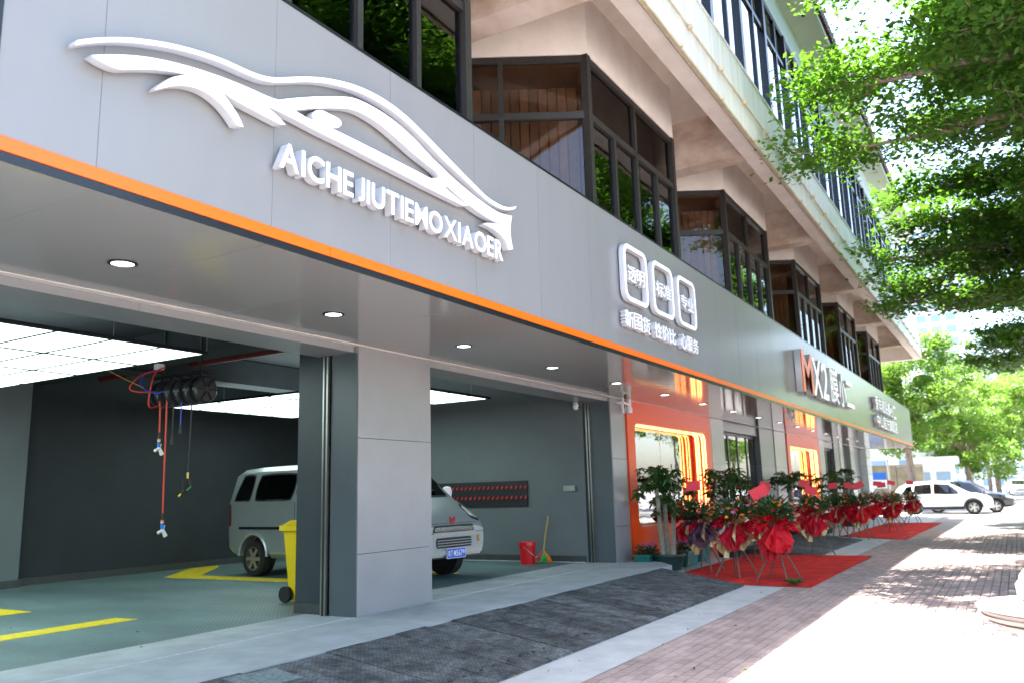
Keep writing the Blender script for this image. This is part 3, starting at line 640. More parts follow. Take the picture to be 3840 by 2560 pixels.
def tap_hose(x, y, z1, label):
    t = thing('hose', label, 'hose', (x,y,z1))
    part('hose_line', MB().tube([(x-.02,y,2.88),(x-.005,y,z1+.6),(x,y,z1+.26)], .012, 8), 'hose_red', t)
    part('grip', MB().tube([(x,y,z1+.26),(x,y,z1+.17)], [.016,.02], 8), 'black', t)
    part('collar', MB().tube([(x,y,z1+.17),(x,y,z1+.145)], .022, 10), 'orange_plastic', t); part('ring', MB().tube([(x,y,z1+.145),(x,y,z1+.13)], .021, 10), 'white_plastic', t)
    part('body', MB().tube([(x,y,z1+.13),(x,y,z1+.05)], .022, 10), 'blue_plastic', t)
    part('nozzle', MB().tube([(x,y,z1+.06),(x+.02,y,z1+.02),(x+.06,y,z1-.05)], [.02,.024,.03], 8).tube([(x,y,z1+.03),(x-.06,y,z1)], [.018,.022], 8).tube([(x+.01,y,z1+.03),(x+.04,y,z1+.1)], [.016,.008], 8), 'white_plastic', t, True)
tap_hose(7.42, 10.26, 2.18, 'short red hose with white nozzle hanging from the reels')
tap_hose(7.42, 10.1, 1.06, 'long red hose with white nozzle hanging from the reels')
t = thing('spray_gun', 'black spray gun hanging on a coiled black hose', 'spray gun', (7.45,9.65,1.55))
gx, gy = 7.45, 9.65
part('hose_line', MB().tube([(gx+.02,gy,2.86),(gx+.01,gy,2.2),(gx,gy,1.86)], .010, 6), 'black', t)
part('coupling', MB().tube([(gx,gy,1.86),(gx,gy,1.78)], .018, 8), 'brass', t)
part('handle', MB().tube([(gx,gy,1.78),(gx+.03,gy,1.68),(gx-.04,gy,1.62),(gx-.1,gy,1.57)], [.02,.03,.03,.015], 8).bar((gx-.06,gy,1.76),(gx-.07,gy,1.6),.015,.02), 'black', t); part('trigger', MB().bar((gx+.03,gy-.03,1.67),(gx-.03,gy-.03,1.62),.02,.015), 'green_plastic', t)
part('tip', MB().tube([(gx-.1,gy,1.57),(gx-.13,gy,1.54)], .013, 8), 'label_yellow', t)
for y, m, z, lab in ((9.85,'hose_blue',2.40,'short blue hose hanging from the reels'),(10.02,'black',2.26,'short black cable hanging from the reels')):
    t = thing('hose', lab, 'hose', (7.45,y,z)); part('hose_line', MB().tube([(7.45,y,2.86),(7.45,y,z+.12)], .009, 6), m, t); part('plug', MB().tube([(7.45,y,z+.12),(7.45,y,z)], [.014,.022], 8), 'black', t)
# yellow wheelie bin, bucket, broom, peg board, small boxes
t = thing('wheelie_bin', 'yellow plastic wheelie bin beside the garage wing wall', 'bin', (8.15,8.0,ZT)); c = off(t)
def frustum(x0,x1,y0,y1,z0,X0,X1,Y0,Y1,z1): return MB().add([(x0,y0,z0),(x1,y0,z0),(x1,y1,z0),(x0,y1,z0),(X0,Y0,z1),(X1,Y0,z1),(X1,Y1,z1),(X0,Y1,z1)], [(0,3,2,1),(4,5,6,7),(0,1,5,4),(1,2,6,5),(2,3,7,6),(3,0,4,7)])
part('bin_body', frustum(-.19,.21,-.2,.2,0.02,-.25,.25,-.25,.27,.92), 'bin_yellow', t, world=False)
part('rim', MB().box(-.29,.28,-.28,.31,.9,.97), 'bin_yellow', t, world=False); part('lid', frustum(-.27,.27,-.27,.28,.972,-.2,.2,-.22,.2,1.03), 'bin_yellow', t, world=False)
part('black_bag', MB().tube([(-.18,.0,1.02),(-.02,.05,1.08),(.12,.0,1.05)], [.05,.06,.04], 8), 'black_trim', t, True, world=False)
part('wheel', MB().lathe([(.03,-.03),(.1,-.03),(.1,.03),(.03,.03)], 18, (-.24,.22,.1), 'x'), 'tyre', t, world=False)
part('wheel', MB().lathe([(.03,-.03),(.1,-.03),(.1,.03),(.03,.03)], 18, (.24,.22,.1), 'x'), 'tyre', t, world=False)
t = thing('bucket', 'red plastic bucket standing by the grey garage wall', 'bucket', (13.68,7.95,ZT))
part('body', MB().lathe([(.0,.0),(.132,0),(.155,.33),(.165,.335),(.165,.36),(.16,.40),(.15,.40),(.145,.36),(.0,.35)], 28), 'bucket_red', t, True, world=False)
part('handle', MB().tube(smooth_path([(-.16,0,.33),(-.1,-.13,.2),(.02,-.17,.13),(.12,-.12,.16),(.165,0,.33)],6), .005, 6), 'steel', t, world=False)
part('handle_grip', MB().tube([(0,-.172,.131),(.07,-.155,.135)], .012, 8), 'white_plastic', t, world=False); part('sticker', MB().add([(.06,-.143,.29),(.135,-.08,.29),(.136,-.081,.33),(.061,-.145,.33)], [(0,1,2,3)]), 'label_yellow', t, world=False)
t = thing('broom', 'broom with bamboo handle and bright bristles leaning on the grey wall', 'broom', (14.02,7.8,ZT))
part('handle', MB().tube([(0,0,.2),(.05,-.02,.5),(.12,-.06,.86)], .014, 8), 'bamboo', t, world=False)
for k, (a, m) in enumerate(((-.75,'bucket_red'),(-.45,'bucket_red'),(-.1,'green_plastic'),(.3,'green_plastic'),(.6,'orange_plastic'),(.85,'orange_plastic'))):
    mb = MB()
    for j in range(9):
        aa = a+random.uniform(-.2,.2); mb.tube([(0,random.uniform(-.02,.02),.22),(.04*math.sin(aa)-.03,-.2*math.sin(aa)*.8,.1),(-.05+random.uniform(-.04,.02),-.24*math.sin(aa),random.uniform(.0,.03))], .006, 4)
    part('bristle_tuft', mb, m, t, world=False)
t = thing('peg_board', 'black peg board with two rows of red hooks on the grey wall', 'peg board', (14.17,9.3,1.21))
part('board', MB().box(14.165,14.195,8.2,10.6,1.21,1.70), 'black', t)
HOOK = MB().tube([(0,0,0),(-.05,0,.0),(-.06,0,-.04),(-.05,0,-.055)], .012, 6).box(-.004,.004,-.018,.018,-.03,.04).mesh('hook', 'bucket_red')
for r, z in enumerate((1.585,1.385)):
    for k in range(21): link('hook', HOOK, t, Vector((14.16,8.225+.108*k,z))+off(t), scale=(.7,.6,.7))
o = link('wall_socket', MB().box(14.155,14.199,7.15,7.29,1.475,1.575).box(14.19,14.199,7.29,7.42,1.475,1.575).mesh('wall_socket','steel')); tag(o, 'small metal switch box on the grey garage wall', 'switch box')
def seccam(loc, label, s=1):
    t = thing('security_camera', label, 'camera', loc); part('mount', MB().lathe([(.05*s,0),(.05*s,-.03*s),(.02*s,-.04*s)], 14), 'white_plastic', t, True, world=False)
    part('dome', MB().lathe([(.01,-.04*s),(.055*s,-.05*s),(.065*s,-.09*s),(.05*s,-.13*s),(.015*s,-.15*s)], 16, (-.03*s,-.02*s,0)), 'white_plastic', t, True, world=False); part('lens', MB().lathe([(.02*s,-.1),(.02*s,-.06)], 12, (-.03*s,0,-.1*s), 'y'), 'black', t, world=False)
seccam((14.12,7.05,3.14), 'white dome camera at the top of the grey garage wall')
t = thing('outdoor_camera', 'white outdoor camera with bracket under the soffit by the orange portal', 'camera', (14.62,6.3,3.05))
part('bracket', MB().box(-.06,.06,-.06,.1,.04,.08).box(-.015,.015,-.03,.0,-.12,.16).bar((-.1,-.03,.02),(-.04,-.03,-.14),.012,.012).bar((.1,-.03,.02),(.04,-.03,-.14),.012,.012), 'white_plastic', t, world=False); part('body', MB().lathe([(.02,-.13),(.06,-.12),(.062,-.02),(.045,.0),(.045,.15),(.02,.155)], 16, (.28,-.02,0)), 'white_plastic', t, True, world=False)
part('arm', MB().bar((.05,-.02,.05),(.26,-.02,.05),.03,.03), 'white_plastic', t, world=False)

# ================================================================== VEHICLES
def loft(st):
    mb = MB(); n = 0
    for (x,w,zb,zm,belt,sh,wr,h) in st:
        half = [(0,zb),(w*.86,zb),(w*.97,zb+.1),(w,zm),(w*.995,belt),(w*.96+.04*wr,belt+.02),(wr,sh),(wr*.86,sh+(h-sh)*.7),(wr*.45,h-.008),(0,h)]
        ring = half+[(-a,b) for a,b in reversed(half[1:-1])]; n = len(ring); mb.v += [(x,a,b) for a,b in ring]
    for i in range(len(st)-1):
        for k in range(n): mb.f.append((i*n+k, i*n+(k+1)%n, (i+1)*n+(k+1)%n, (i+1)*n+k))
    mb.f.append(tuple(range(n))); e = (len(st)-1)*n; mb.f.append(tuple(reversed(range(e,e+n)))); return mb
def cut_arches(me, axles, w, r):
    o = bpy.data.objects.new('tmp', me); COL.objects.link(o); cs = []
    for x in axles:
        for s in (-1,1):
            c = bpy.data.objects.new('cut', MB().lathe([(r,-.17),(r,.17)], 30, (x,s*w,r*.93), 'y').mesh('cut','black')); COL.objects.link(c); cs.append(c)
            md = o.modifiers.new('b','BOOLEAN'); md.object = c; md.operation = 'DIFFERENCE'; md.solver = 'EXACT'
    dg = bpy.context.evaluated_depsgraph_get(); out = bpy.data.meshes.new_from_object(o.evaluated_get(dg))
    for q in [o]+cs: bpy.data.objects.remove(q)
    return out
class Car:
    def __init__(s, t, st, axles, w, r, paint):
        me = loft(st).mesh('body', paint); s.bvh = None; s.t = t
        bm = bmesh.new(); bm.from_mesh(me); s.bvh = BVHTree.FromBMesh(bm); bm.free()
        me2 = cut_arches(me, axles, w, r); me2.name = 'body'; me2.materials.clear(); me2.materials.append(MATS[paint])
        me2.shade_smooth(); me2.set_sharp_from_angle(angle=math.radians(32)); s.body = link('body', me2, t)
    def patch(s, name, m, corners, axis, offs=.006, nx=10, ny=8, rnd=.3, parent=None, thick=0):
        """panel laid on the body: corners (a,b) in side (x,z) or front (y,z) view"""
        P0, P1, P2, P3 = [np.array(c, float) for c in corners]; mb = MB(); ok = []
        for j in range(ny+1):
            for i in range(nx+1):
                u, v = 2*i/nx-1, 2*j/ny-1; u, v = u*math.sqrt(1-rnd*v*v/2), v*math.sqrt(1-rnd*u*u/2); u, v = (u+1)/2, (v+1)/2
                p = (P0*(1-u)+P1*u)*(1-v)+(P3*(1-u)+P2*u)*v
                if axis in ('L','R'):
                    sg = 1 if axis == 'L' else -1; h = s.bvh.ray_cast(Vector((p[0],sg*3,p[1])), Vector((0,-sg,0)))
                else:
                    sg = 1 if axis == 'F' else -1; h = s.bvh.ray_cast(Vector((sg*5,p[0],p[1])), Vector((-sg,0,0)))
                q = h[0]+h[1]*offs*(1 if h[1].dot(Vector((sg,0,0) if axis in 'FB' else (0,sg,0))) > 0 else -1) if h[0] else Vector((0,0,0))
                mb.v.append(tuple(q))
        for j in range(ny):
            for i in range(nx): a = j*(nx+1)+i; mb.f.append((a,a+1,a+nx+2,a+nx+1))
        me = mb.mesh(name, m, True); return link(name, me, parent or s.t)
def wheel(t, x, y, r, w, rimmat, spokes=5, steer=0, split=True):
    wh = link('wheel', MB().lathe([(r*.66,-w/2),(r*.93,-w/2),(r,-w*.36),(r,w*.36),(r*.93,w/2),(r*.66,w/2),(r*.64,0),(r*.66,-w/2)], 36, (0,0,0), 'y', False).mesh('wheel','tyre',True), t, (x,y,r), (0,0,steer))
    s = 1 if y > 0 else -1; mb = MB(); mb.lathe([(r*.60,s*w*.1),(r*.68,s*w*.1),(r*.68,s*w*.46),(r*.62,s*w*.48),(r*.60,s*w*.1)], 36, (0,0,0), 'y', False)
    link('rim', mb.mesh('rim', rimmat, True), wh); mb = MB().lathe([(r*.16,s*w*.2),(r*.16,s*w*.47),(r*.05,s*w*.49)], 14, (0,0,0), 'y')
    for k in range(spokes):
        a = 2*PI*k/spokes
        for d in ((-.11,.11) if split else (0,)):
            mb.bar((r*.1*math.cos(a),s*w*.44,r*.1*math.sin(a)), (r*.63*math.cos(a+d*2),s*w*.40,r*.63*math.sin(a+d*2)), r*(.11 if split else .2), w*.1, up=(0,1,0))
    link('spokes', mb.mesh('spokes', rimmat), wh); link('brake_disc', MB().lathe([(r*.58,0),(r*.58,s*w*.08)], 24, (0,0,0), 'y').mesh('brake_disc','black'), wh)
    return wh
# --- silver van: origin at centre on the floor, front = +x
VST = [(-2.36,.70,.46,.72,1.16,1.62,.56,1.70),(-2.30,.79,.38,.72,1.25,1.74,.63,1.82),(-2.1,.83,.33,.74,1.27,1.78,.68,1.88),(-1.6,.84,.31,.74,1.28,1.80,.69,1.91),(.3,.84,.31,.74,1.28,1.80,.69,1.915),(.95,.84,.31,.74,1.27,1.77,.68,1.89),
       (1.15,.84,.31,.74,1.26,1.68,.67,1.80),(1.45,.84,.31,.74,1.24,1.48,.69,1.57),(1.78,.835,.31,.72,1.16,1.22,.72,1.27),(2.0,.83,.32,.68,1.02,1.09,.72,1.14),(2.2,.81,.33,.64,.90,.96,.71,1.0),(2.32,.78,.34,.6,.80,.86,.69,.90),(2.37,.74,.37,.58,.73,.79,.66,.83)]
fc, hd = Vector((10.82,7.62)), math.radians(-5.2)
hv = Vector((math.sin(hd),-math.cos(hd))); vc = fc-hv*2.36
V = thing('parked_van', 'silver minivan parked in the garage behind the grey pillar', 'van', (vc.x,vc.y,ZT), rz=math.atan2(hv.y,hv.x))
AX = (1.58,-1.52); car = Car(V, VST, AX, .80, .37, 'van_silver')
for x in AX:
    for s in (-1,1):
        wheel(V, x, s*.745, .30, .19, 'rim', 6, split=False)
        link('wheel_well', MB().lathe([(.345,-.02),(.345,.02)], 24, (x,s*.63,.345), 'y').mesh('wheel_well','black'), V)
        pts = [(x+.385*math.cos(a), s*.838, .345+.385*math.sin(a)) for a in [PI*k/14 for k in range(15)]]
        link('arch_flare', MB().tube(pts, .028, 6).mesh('arch_flare','van_silver',True), V)
for ax in ('L','R'):
    for c in ([(-2.12,1.30),(-1.66,1.30),(-1.66,1.73),(-1.98,1.73)], [(-1.52,1.30),(-.52,1.30),(-.50,1.73),(-1.50,1.73)], [(-.34,1.30),(.58,1.30),(.58,1.73),(-.32,1.73)], [(.72,1.30),(1.42,1.28),(1.12,1.62),(.74,1.72)]):
        car.patch('side_window', 'car_glass', c, ax, .007); car.patch('window_seal', 'black', [(a+(-.03 if i in (0,3) else .03),b+(-.03 if i < 2 else .03)) for i,(a,b) in enumerate(c)], ax, .003)
    car.patch('slide_rail', 'black_trim', [(-1.95,.80),(-.75,.80),(-.75,.845),(-1.95,.845)], ax, .008, rnd=.1)
    for x in (-.43,.64,1.5): car.patch('door_gap', 'black', [(x-.006,.42),(x+.006,.42),(x+.006,1.74 if x < 1 else 1.2),(x-.006,1.74 if x < 1 else 1.2)], ax, .002, rnd=0)
    car.patch('belt_line', 'van_silver', [(-2.25,1.262),(1.6,1.235),(1.6,1.262),(-2.25,1.285)], ax, .012, rnd=0, nx=20, ny=2)
    car.patch('tail_lamp', 'lamp_red', [(-2.345,.86),(-2.20,.86),(-2.24,1.24),(-2.325,1.24)], ax, .008)
    car.patch('sill', 'van_silver', [(-1.1,.33),(1.15,.33),(1.15,.44),(-1.1,.44)], ax, .02, rnd=0)
    car.patch('door_handle', 'chrome', [(-.3,.98),(-.12,.98),(-.12,1.02),(-.3,1.02)], ax, .015)
    s = 1 if ax == 'L' else -1
    link('mirror', MB().lathe([(.02,-.09),(.075,-.07),(.09,.02),(.07,.10),(.02,.12)], 12, (1.42,s*.95,1.33)).bar((1.42,s*.80,1.24),(1.42,s*.93,1.3),.04,.03).mesh('mirror','white_plastic',True), V)
    car.patch('headlamp', 'lamp_clear', [(s*.55,.96),(s*.76,.90),(s*.70,1.16),(s*.58,1.10)], 'F', .010); car.patch('headlamp', 'lamp_clear', [(1.93,.95),(2.27,.86),(2.14,1.0),(1.9,1.14)], ax, .010)
    car.patch('marker_lamp', 'lamp_amber', [(s*.58,.56),(s*.63,.56),(s*.63,.70),(s*.58,.70)], 'F', .012)
car.patch('windscreen', 'car_glass', [(-.66,1.30),(.66,1.30),(.56,1.76),(-.56,1.76)], 'F', .008, rnd=.1); car.patch('windscreen_seal', 'black', [(-.71,1.27),(.71,1.27),(.60,1.79),(-.60,1.79)], 'F', .004, rnd=.1)
car.patch('rear_window', 'car_glass', [(-.52,1.28),(.52,1.28),(.46,1.6),(-.46,1.6)], 'B', .008)
g = car.patch('grille', 'black', [(-.50,.735),(.50,.735),(.46,.835),(-.46,.835)], 'F', .014, 20, 6, .1)
for k in range(-11,12):
    car.patch('grille_wire', 'rim_bright', [(k*.04-.004-.03,.75),(k*.04+.004-.03,.75),(k*.04+.034,.84),(k*.04+.026,.84)], 'F', .016, 1, 3, 0, parent=g); car.patch('grille_wire', 'rim_bright', [(k*.04-.004+.03,.75),(k*.04+.004+.03,.75),(k*.04-.026,.84),(k*.04-.034,.84)], 'F', .016, 1, 3, 0, parent=g)
g2 = car.patch('lower_grille', 'black', [(-.42,.50),(.42,.50),(.42,.655),(-.42,.655)], 'F', .012, rnd=.15)
for z in (.535,.575,.615): car.patch('grille_slat', 'van_silver', [(-.41,z-.006),(.41,z-.006),(.41,z+.006),(-.41,z+.006)], 'F', .022, 12, 2, 0, parent=g2)
car.patch('bumper_step', 'van_silver', [(-.68,.66),(.68,.66),(.68,.735),(-.68,.735)], 'F', .03, 16, 3, .1); car.patch('bumper_lip', 'van_silver', [(-.66,.40),(.66,.40),(.66,.47),(-.66,.47)], 'F', .03, 16, 3, .1)
car.patch('hood_gap', 'black', [(-.62,.862),(.62,.862),(.62,.868),(-.62,.868)], 'F', .005, 16, 1, 0)
for s_ in (-1,1): car.patch('bumper_gap', 'black', [(s_*.50,.72),(s_*.76,.72),(s_*.76,.728),(s_*.50,.728)], 'F', .033, 8, 1, 0); car.patch('lamp_surround', 'black', [(s_*.53,.92),(s_*.775,.86),(s_*.72,1.18),(s_*.56,1.13)], 'F', .005)
car.patch('wiper', 'black', [(-.5,1.32),(.3,1.36),(.3,1.375),(-.5,1.335)], 'F', .03, 8, 2, 0)
pl = link('number_plate', MB().box(2.405,2.415,-.22,.22,.345,.485).mesh('number_plate','plate_blue'), V)
link('plate_bracket', MB().box(2.34,2.406,-.2,.2,.36,.47).mesh('plate_bracket','black'), V)
link('plate_border', MB().box(2.409,2.418,-.225,.225,.483,.489).box(2.409,2.418,-.225,.225,.341,.347).box(2.409,2.418,-.226,-.219,.345,.485).box(2.409,2.418,.219,.226,.345,.485).mesh('plate_border','white_sign'), pl)
y = .195
for c, w in (('粤',.055),('T',.042),('·',.012),('M',.048),('S',.042),('6',.042),('7',.042),('9',.042)):
    me = glyph(c, .02, 'white_sign', .01); lo, hi = bounds(me); h = .09 if c != '·' else .012
    o = link('plate_letter', me, pl); sx = w/(hi[0]-lo[0]); sz = h/(hi[1]-lo[1]); o.scale = (sx,sz,.06); o.rotation_euler = (PI/2,0,PI/2)
    z0 = .37 if c != '·' else .41; o.location = (2.4165, -y-lo[0]*sx, z0-lo[1]*sz); y -= w+.0095
em = [(-.075,.07),(-.035,.07),(-.012,.0),(0,.045),(.012,.0),(.035,.07),(.075,.07),(.022,-.07),(0,-.03),(-.022,-.07)]
link('emblem', MB().prism([(-a,b) for a,b in em], 0, .012, 'yz').mesh('emblem','emblem_red'), V, (2.335,0,.90))
# --- sport utility vehicles
SST = [(-2.22,.68,.5,.62,.9,.96,.52,1.0),(-2.16,.82,.36,.66,.98,1.16,.58,1.22),(-1.98,.88,.28,.66,1.0,1.38,.6,1.44),(-1.65,.91,.25,.66,1.01,1.50,.61,1.57),(-1.0,.915,.24,.66,1.0,1.58,.62,1.65),(-.2,.915,.24,.66,.99,1.60,.63,1.67),(.3,.915,.24,.66,.98,1.54,.63,1.61),(.75,.915,.24,.66,.97,1.32,.65,1.39),(1.22,.915,.24,.66,.95,1.04,.73,1.09),(1.6,.91,.25,.66,.90,.98,.74,1.03),(2.0,.87,.28,.6,.80,.88,.70,.93),(2.18,.80,.32,.55,.70,.78,.64,.82),(2.25,.68,.38,.5,.6,.66,.56,.70)]
def suv(label, paint, loc, rz, rimm):
    t = thing('parked_car', label, 'car', loc, rz=rz); ax2 = (1.37,-1.34); c = Car(t, SST, ax2, .87, .39, paint)
    for x in ax2:
        for s in (-1,1):
            wheel(t, x, s*.80, .345, .21, rimm, 5); link('wheel_well', MB().lathe([(.37,-.02),(.37,.02)], 24, (x,s*.68,.36), 'y').mesh('wheel_well','black'), t)
            pts = [(x+.405*math.cos(a), s*.905, .36+.405*math.sin(a)) for a in [PI*k/14 for k in range(15)]]; link('arch_trim', MB().tube(pts, .035, 6).mesh('arch_trim','black',True), t)
    for a in ('L','R'):
        s = 1 if a == 'L' else -1
        for q in ([(-1.85,1.06),(-1.35,1.04),(-1.35,1.47),(-1.62,1.42)], [(-1.28,1.04),(-.45,1.03),(-.45,1.55),(-1.25,1.49)], [(-.36,1.03),(.92,1.0),(.35,1.50),(-.34,1.55)]): c.patch('side_window', 'car_glass', q, a, .008, rnd=.15)
        c.patch('sill_trim', 'black', [(-.95,.26),(.98,.26),(.98,.40),(-.95,.40)], a, .02, rnd=.05)
        for x in (-.42,.72): c.patch('door_gap', 'black', [(x-.006,.42),(x+.006,.42),(x+.006,1.0),(x-.006,1.0)], a, .002, rnd=0)
        for x in (-.62,.48): c.patch('door_handle', 'chrome' if paint == 'car_dark' else paint, [(x-.1,.84),(x+.1,.84),(x+.1,.875),(x-.1,.875)], a, .02)
        link('mirror', MB().lathe([(.03,-.08),(.09,-.06),(.1,.04),(.05,.1)], 12, (.86,s*1.02,1.06)).bar((.86,s*.88,.98),(.86,s*1.0,1.02),.05,.03).mesh('mirror',paint,True), t)
        c.patch('headlamp', 'lamp_clear', [(1.86,.76),(2.2,.68),(2.12,.80),(1.84,.86)], a, .01); c.patch('headlamp', 'lamp_clear', [(s*.5,.70),(s*.76,.68),(s*.72,.82),(s*.52,.80)], 'F', .01)
        c.patch('tail_lamp', 'lamp_red', [(-2.17,.88),(-1.95,.9),(-1.97,1.02),(-2.15,1.0)], a, .01)
        link('roof_rail', MB().tube(smooth_path([(-1.7,s*.56,1.585),(-1.2,s*.58,1.665),(-.2,s*.59,1.69),(.35,s*.58,1.61)],4), .018, 6).mesh('roof_rail','chrome',True), t)
    c.patch('windscreen', 'car_glass', [(-.62,1.12),(.62,1.12),(.54,1.56),(-.54,1.56)], 'F', .008, rnd=.1)
    c.patch('grille', 'black', [(-.48,.56),(.48,.56),(.46,.74),(-.46,.74)], 'F', .012); c.patch('bumper_trim', 'black', [(-.66,.38),(.66,.38),(.62,.46),(-.62,.46)], 'F', .015)
    return t
suv('white sport utility vehicle parked across the pavement end', 'car_white', (48.55+.2,3.34,gz(48)), -PI/2+.02, 'rim_bright')
suv('dark blue sport utility vehicle parked behind the white one', 'car_dark', (50.95,2.42,gz(50)), -PI/2+.02, 'rim_bright')
far = suv('white hatchback standing far down the street by the trees', 'car_white', (98,-.1,-.19), PI+.1, 'rim')
def boxvan(loc, label):
    t = thing('delivery_van', label, 'van', loc)
    part('cab', MB().prism([(-.9,.45),(.75,.45),(.9,.9),(.85,1.2),(.6,1.9),(-.9,1.95)], -.85, .85), 'van_silver', t, world=False)
    part('cargo_box', MB().box(-.5+1.6,3.6,-.95,.95,.6,2.5), 'car_dark', t, world=False); part('windscreen', MB().add([(-.905,-.7,1.25),(-.905,.7,1.25),(-.905,.65,1.8),(-.905,-.65,1.8)],[(0,1,2,3)]), 'car_glass', t, world=False)
    for x in (.1,2.6):
        for s in (-1,1): part('wheel', MB().lathe([(.1,-.1),(.34,-.1),(.34,.1),(.1,.1)], 20, (x,s*.8,.34), 'y'), 'tyre', t, world=False)
    part('bumper', MB().box(-.98,-.9,-.85,.85,.4,.65), 'black', t, world=False)
boxvan((102,-2.4,-.19), 'dark delivery van parked far off under the trees')

# ================================================================== PLANTS AND FLOWER STANDS
def leaf_geo(L, w, n=4, droop=.25):
    v = [(0,0,0)]; f = []
    for i in range(1,n):
        t = i/n; x = L*t; ww = w*math.sin(PI*t**.8)*.5; z = -droop*L*t*t; v += [(x,ww,z+.012),(x,0,z),(x,-ww,z+.012)]
    v.append((L,0,-droop*L)); f += [(0,2,1),(0,3,2)]
    for i in range(n-2):
        a = 1+3*i; f += [(a,a+1,a+4,a+3),(a+1,a+2,a+5,a+4)]
    a = 1+3*(n-2); e = len(v)-1; f += [(a,a+1,e),(a+1,a+2,e)]; return v, f
def palmate(k=6, L=.17):
    mb = MB(); v, f = leaf_geo(L, L*.36)
    for i in range(k):
        a = 2*PI*i/k+random.uniform(-.15,.15); s = random.uniform(.8,1.1); M = Matrix.Rotation(a,3,'Z') @ Matrix.Rotation(random.uniform(.0,.45),3,'Y')
        mb.add([M @ (Vector(p)*s) for p in v], f)
    return mb.mesh('leaf', 'leaf_glossy', True, fix=False)
PALM = [palmate(random.choice((5,6,7))) for _ in range(5)]
def pachira(loc, label, H, trunks, nleaf, s=1., full=True, pot='pot_green', rad=.42):
    t = thing('potted_tree', label, 'plant', loc)
    part('pot', MB().lathe([(.0,0),(.23*s,0),(.30*s,.24*s),(.33*s,.25*s),(.33*s,.29*s),(.29*s,.29*s),(.28*s,.25*s),(0,.25*s)], 28), pot, t, True, world=False)
    part('soil', MB().lathe([(.0,.245*s),(.28*s,.252*s),(0,.262*s)], 20), 'soil', t, world=False)
    tops = []
    for i in range(trunks):
        a = 2*PI*i/max(trunks,1)+.4; b = Vector((.11*math.cos(a),.11*math.sin(a),.22))*s; h = H*(.55+.25*random.random()) if full else H*.45
        tp = Vector((b.x*1.5,b.y*1.5,h)); part('trunk', MB().tube(smooth_path([b,b+Vector((0,0,.12)),(b+tp)/2,tp],3), [.062*s*(1-.4*k/9) for k in range(10)], 10), 'pale_bark', t, True, world=False); tops.append(tp)
    mb = MB()
    for i in range(nleaf):
        tp = random.choice(tops); a = random.uniform(0,2*PI); rr = rad*math.sqrt(random.random()); z = tp.z+random.uniform(-.35,1)*(H-tp.z-.08)*(1-.35*(rr/rad)**2)
        p = Vector((tp.x+rr*math.cos(a),tp.y+rr*math.sin(a),max(z,.45)))
        mb.tube([tp*.75+Vector((0,0,(p.z)*.22)), (tp+p)/2+Vector((0,0,.06)), p], [.006,.004,.003], 4)
        link('leaf', random.choice(PALM), t, p, (random.uniform(-.5,.5)+.35*math.sin(a)*rr/rad, random.uniform(-.5,.5)+.35*math.cos(a)*rr/rad, random.uniform(0,6.28)), (random.uniform(.75,1.2)*s,)*3)
    part('stems', mb, 'leaf_fern', t, world=False)
pachira((14.9,5.66,.0), 'potted money tree with three bare trunks beside the first orange portal', 2.0, 3, 95, 1.0)
pachira((18.2,5.5,gz(18)), 'bushy potted money tree in front of the glass doors', 2.02, 2, 85, 1.0, rad=.52)
pachira((25.2,5.7,gz(25)), 'potted tree standing by the second orange portal', 2.05, 2, 60, 1.0, rad=.5)
pachira((28.6,5.5,gz(28)), 'potted tree standing past the second orange portal', 2.1, 2, 55, 1.1, rad=.55)
pachira((34.0,5.6,gz(34)), 'potted tree standing by the far grey columns', 2.3, 2, 50, 1.2, rad=.65)
def star(k, r, m, cm='fl_yellow'):
    mb = MB()
    for i in range(k):
        a = 2*PI*i/k; d = .8*PI/k; mb.add([(0,0,0),(r*.7*math.cos(a-d),r*.7*math.sin(a-d),.012),(r*math.cos(a),r*math.sin(a),.016),(r*.7*math.cos(a+d),r*.7*math.sin(a+d),.012)], [(0,1,2,3)])
    mb.lathe([(r*.25,.006),(r*.2,.02),(.001,.024)], 8); return mb.mesh('flower', m, fix=False)
FL = {m: star(9 if m != 'fl_magenta' else 5, .045 if m != 'fl_magenta' else .028, m) for m in ('fl_orange','fl_pink','fl_red','fl_yellow','fl_magenta')}
def planter(loc, label, w=.62, d=.3, h=.28, fl=22):
    t = thing('planter_box', label, 'planter', loc)
    part('trough', frustum(-w/2+.03,w/2-.03,-d/2+.03,d/2-.03,0,-w/2,w/2,-d/2,d/2,h), 'pot_teal', t, world=False); part('rim', MB().box(-w/2-.015,w/2+.015,-d/2-.015,-d/2+.01,h-.03,h+.01).box(-w/2-.015,w/2+.015,d/2-.01,d/2+.015,h-.03,h+.01).box(-w/2-.015,-w/2+.01,-d/2+.01,d/2-.01,h-.03,h+.01).box(w/2-.01,w/2+.015,-d/2+.01,d/2-.01,h-.03,h+.01), 'pot_teal', t, world=False)
    part('soil', MB().box(-w/2+.012,w/2-.012,-d/2+.012,d/2-.012,h-.05,h-.01), 'soil', t, world=False)
    if not fl: return
    v, f = leaf_geo(.09,.04,3); mb = MB()
    for _ in range(150):
        M = Matrix.Rotation(random.uniform(0,6.28),3,'Z') @ Matrix.Rotation(random.uniform(-1.2,.3),3,'Y'); o = Vector((random.uniform(-w/2,w/2),random.uniform(-d/2,d/2),h+random.uniform(0,.13))); mb.add([M @ Vector(p)+o for p in v], f)
    part('foliage', mb, 'leaf_fern', t, world=False)
    for _ in range(fl): link('flower', FL['fl_magenta'], t, (random.uniform(-w/2,w/2),random.uniform(-d/2,d/2),h+random.uniform(.1,.2)), (random.uniform(-.8,.8),random.uniform(-.8,.8),0))
planter((15.75,5.62,0), 'teal planter trough of magenta flowers beside the three trunk tree', fl=40)
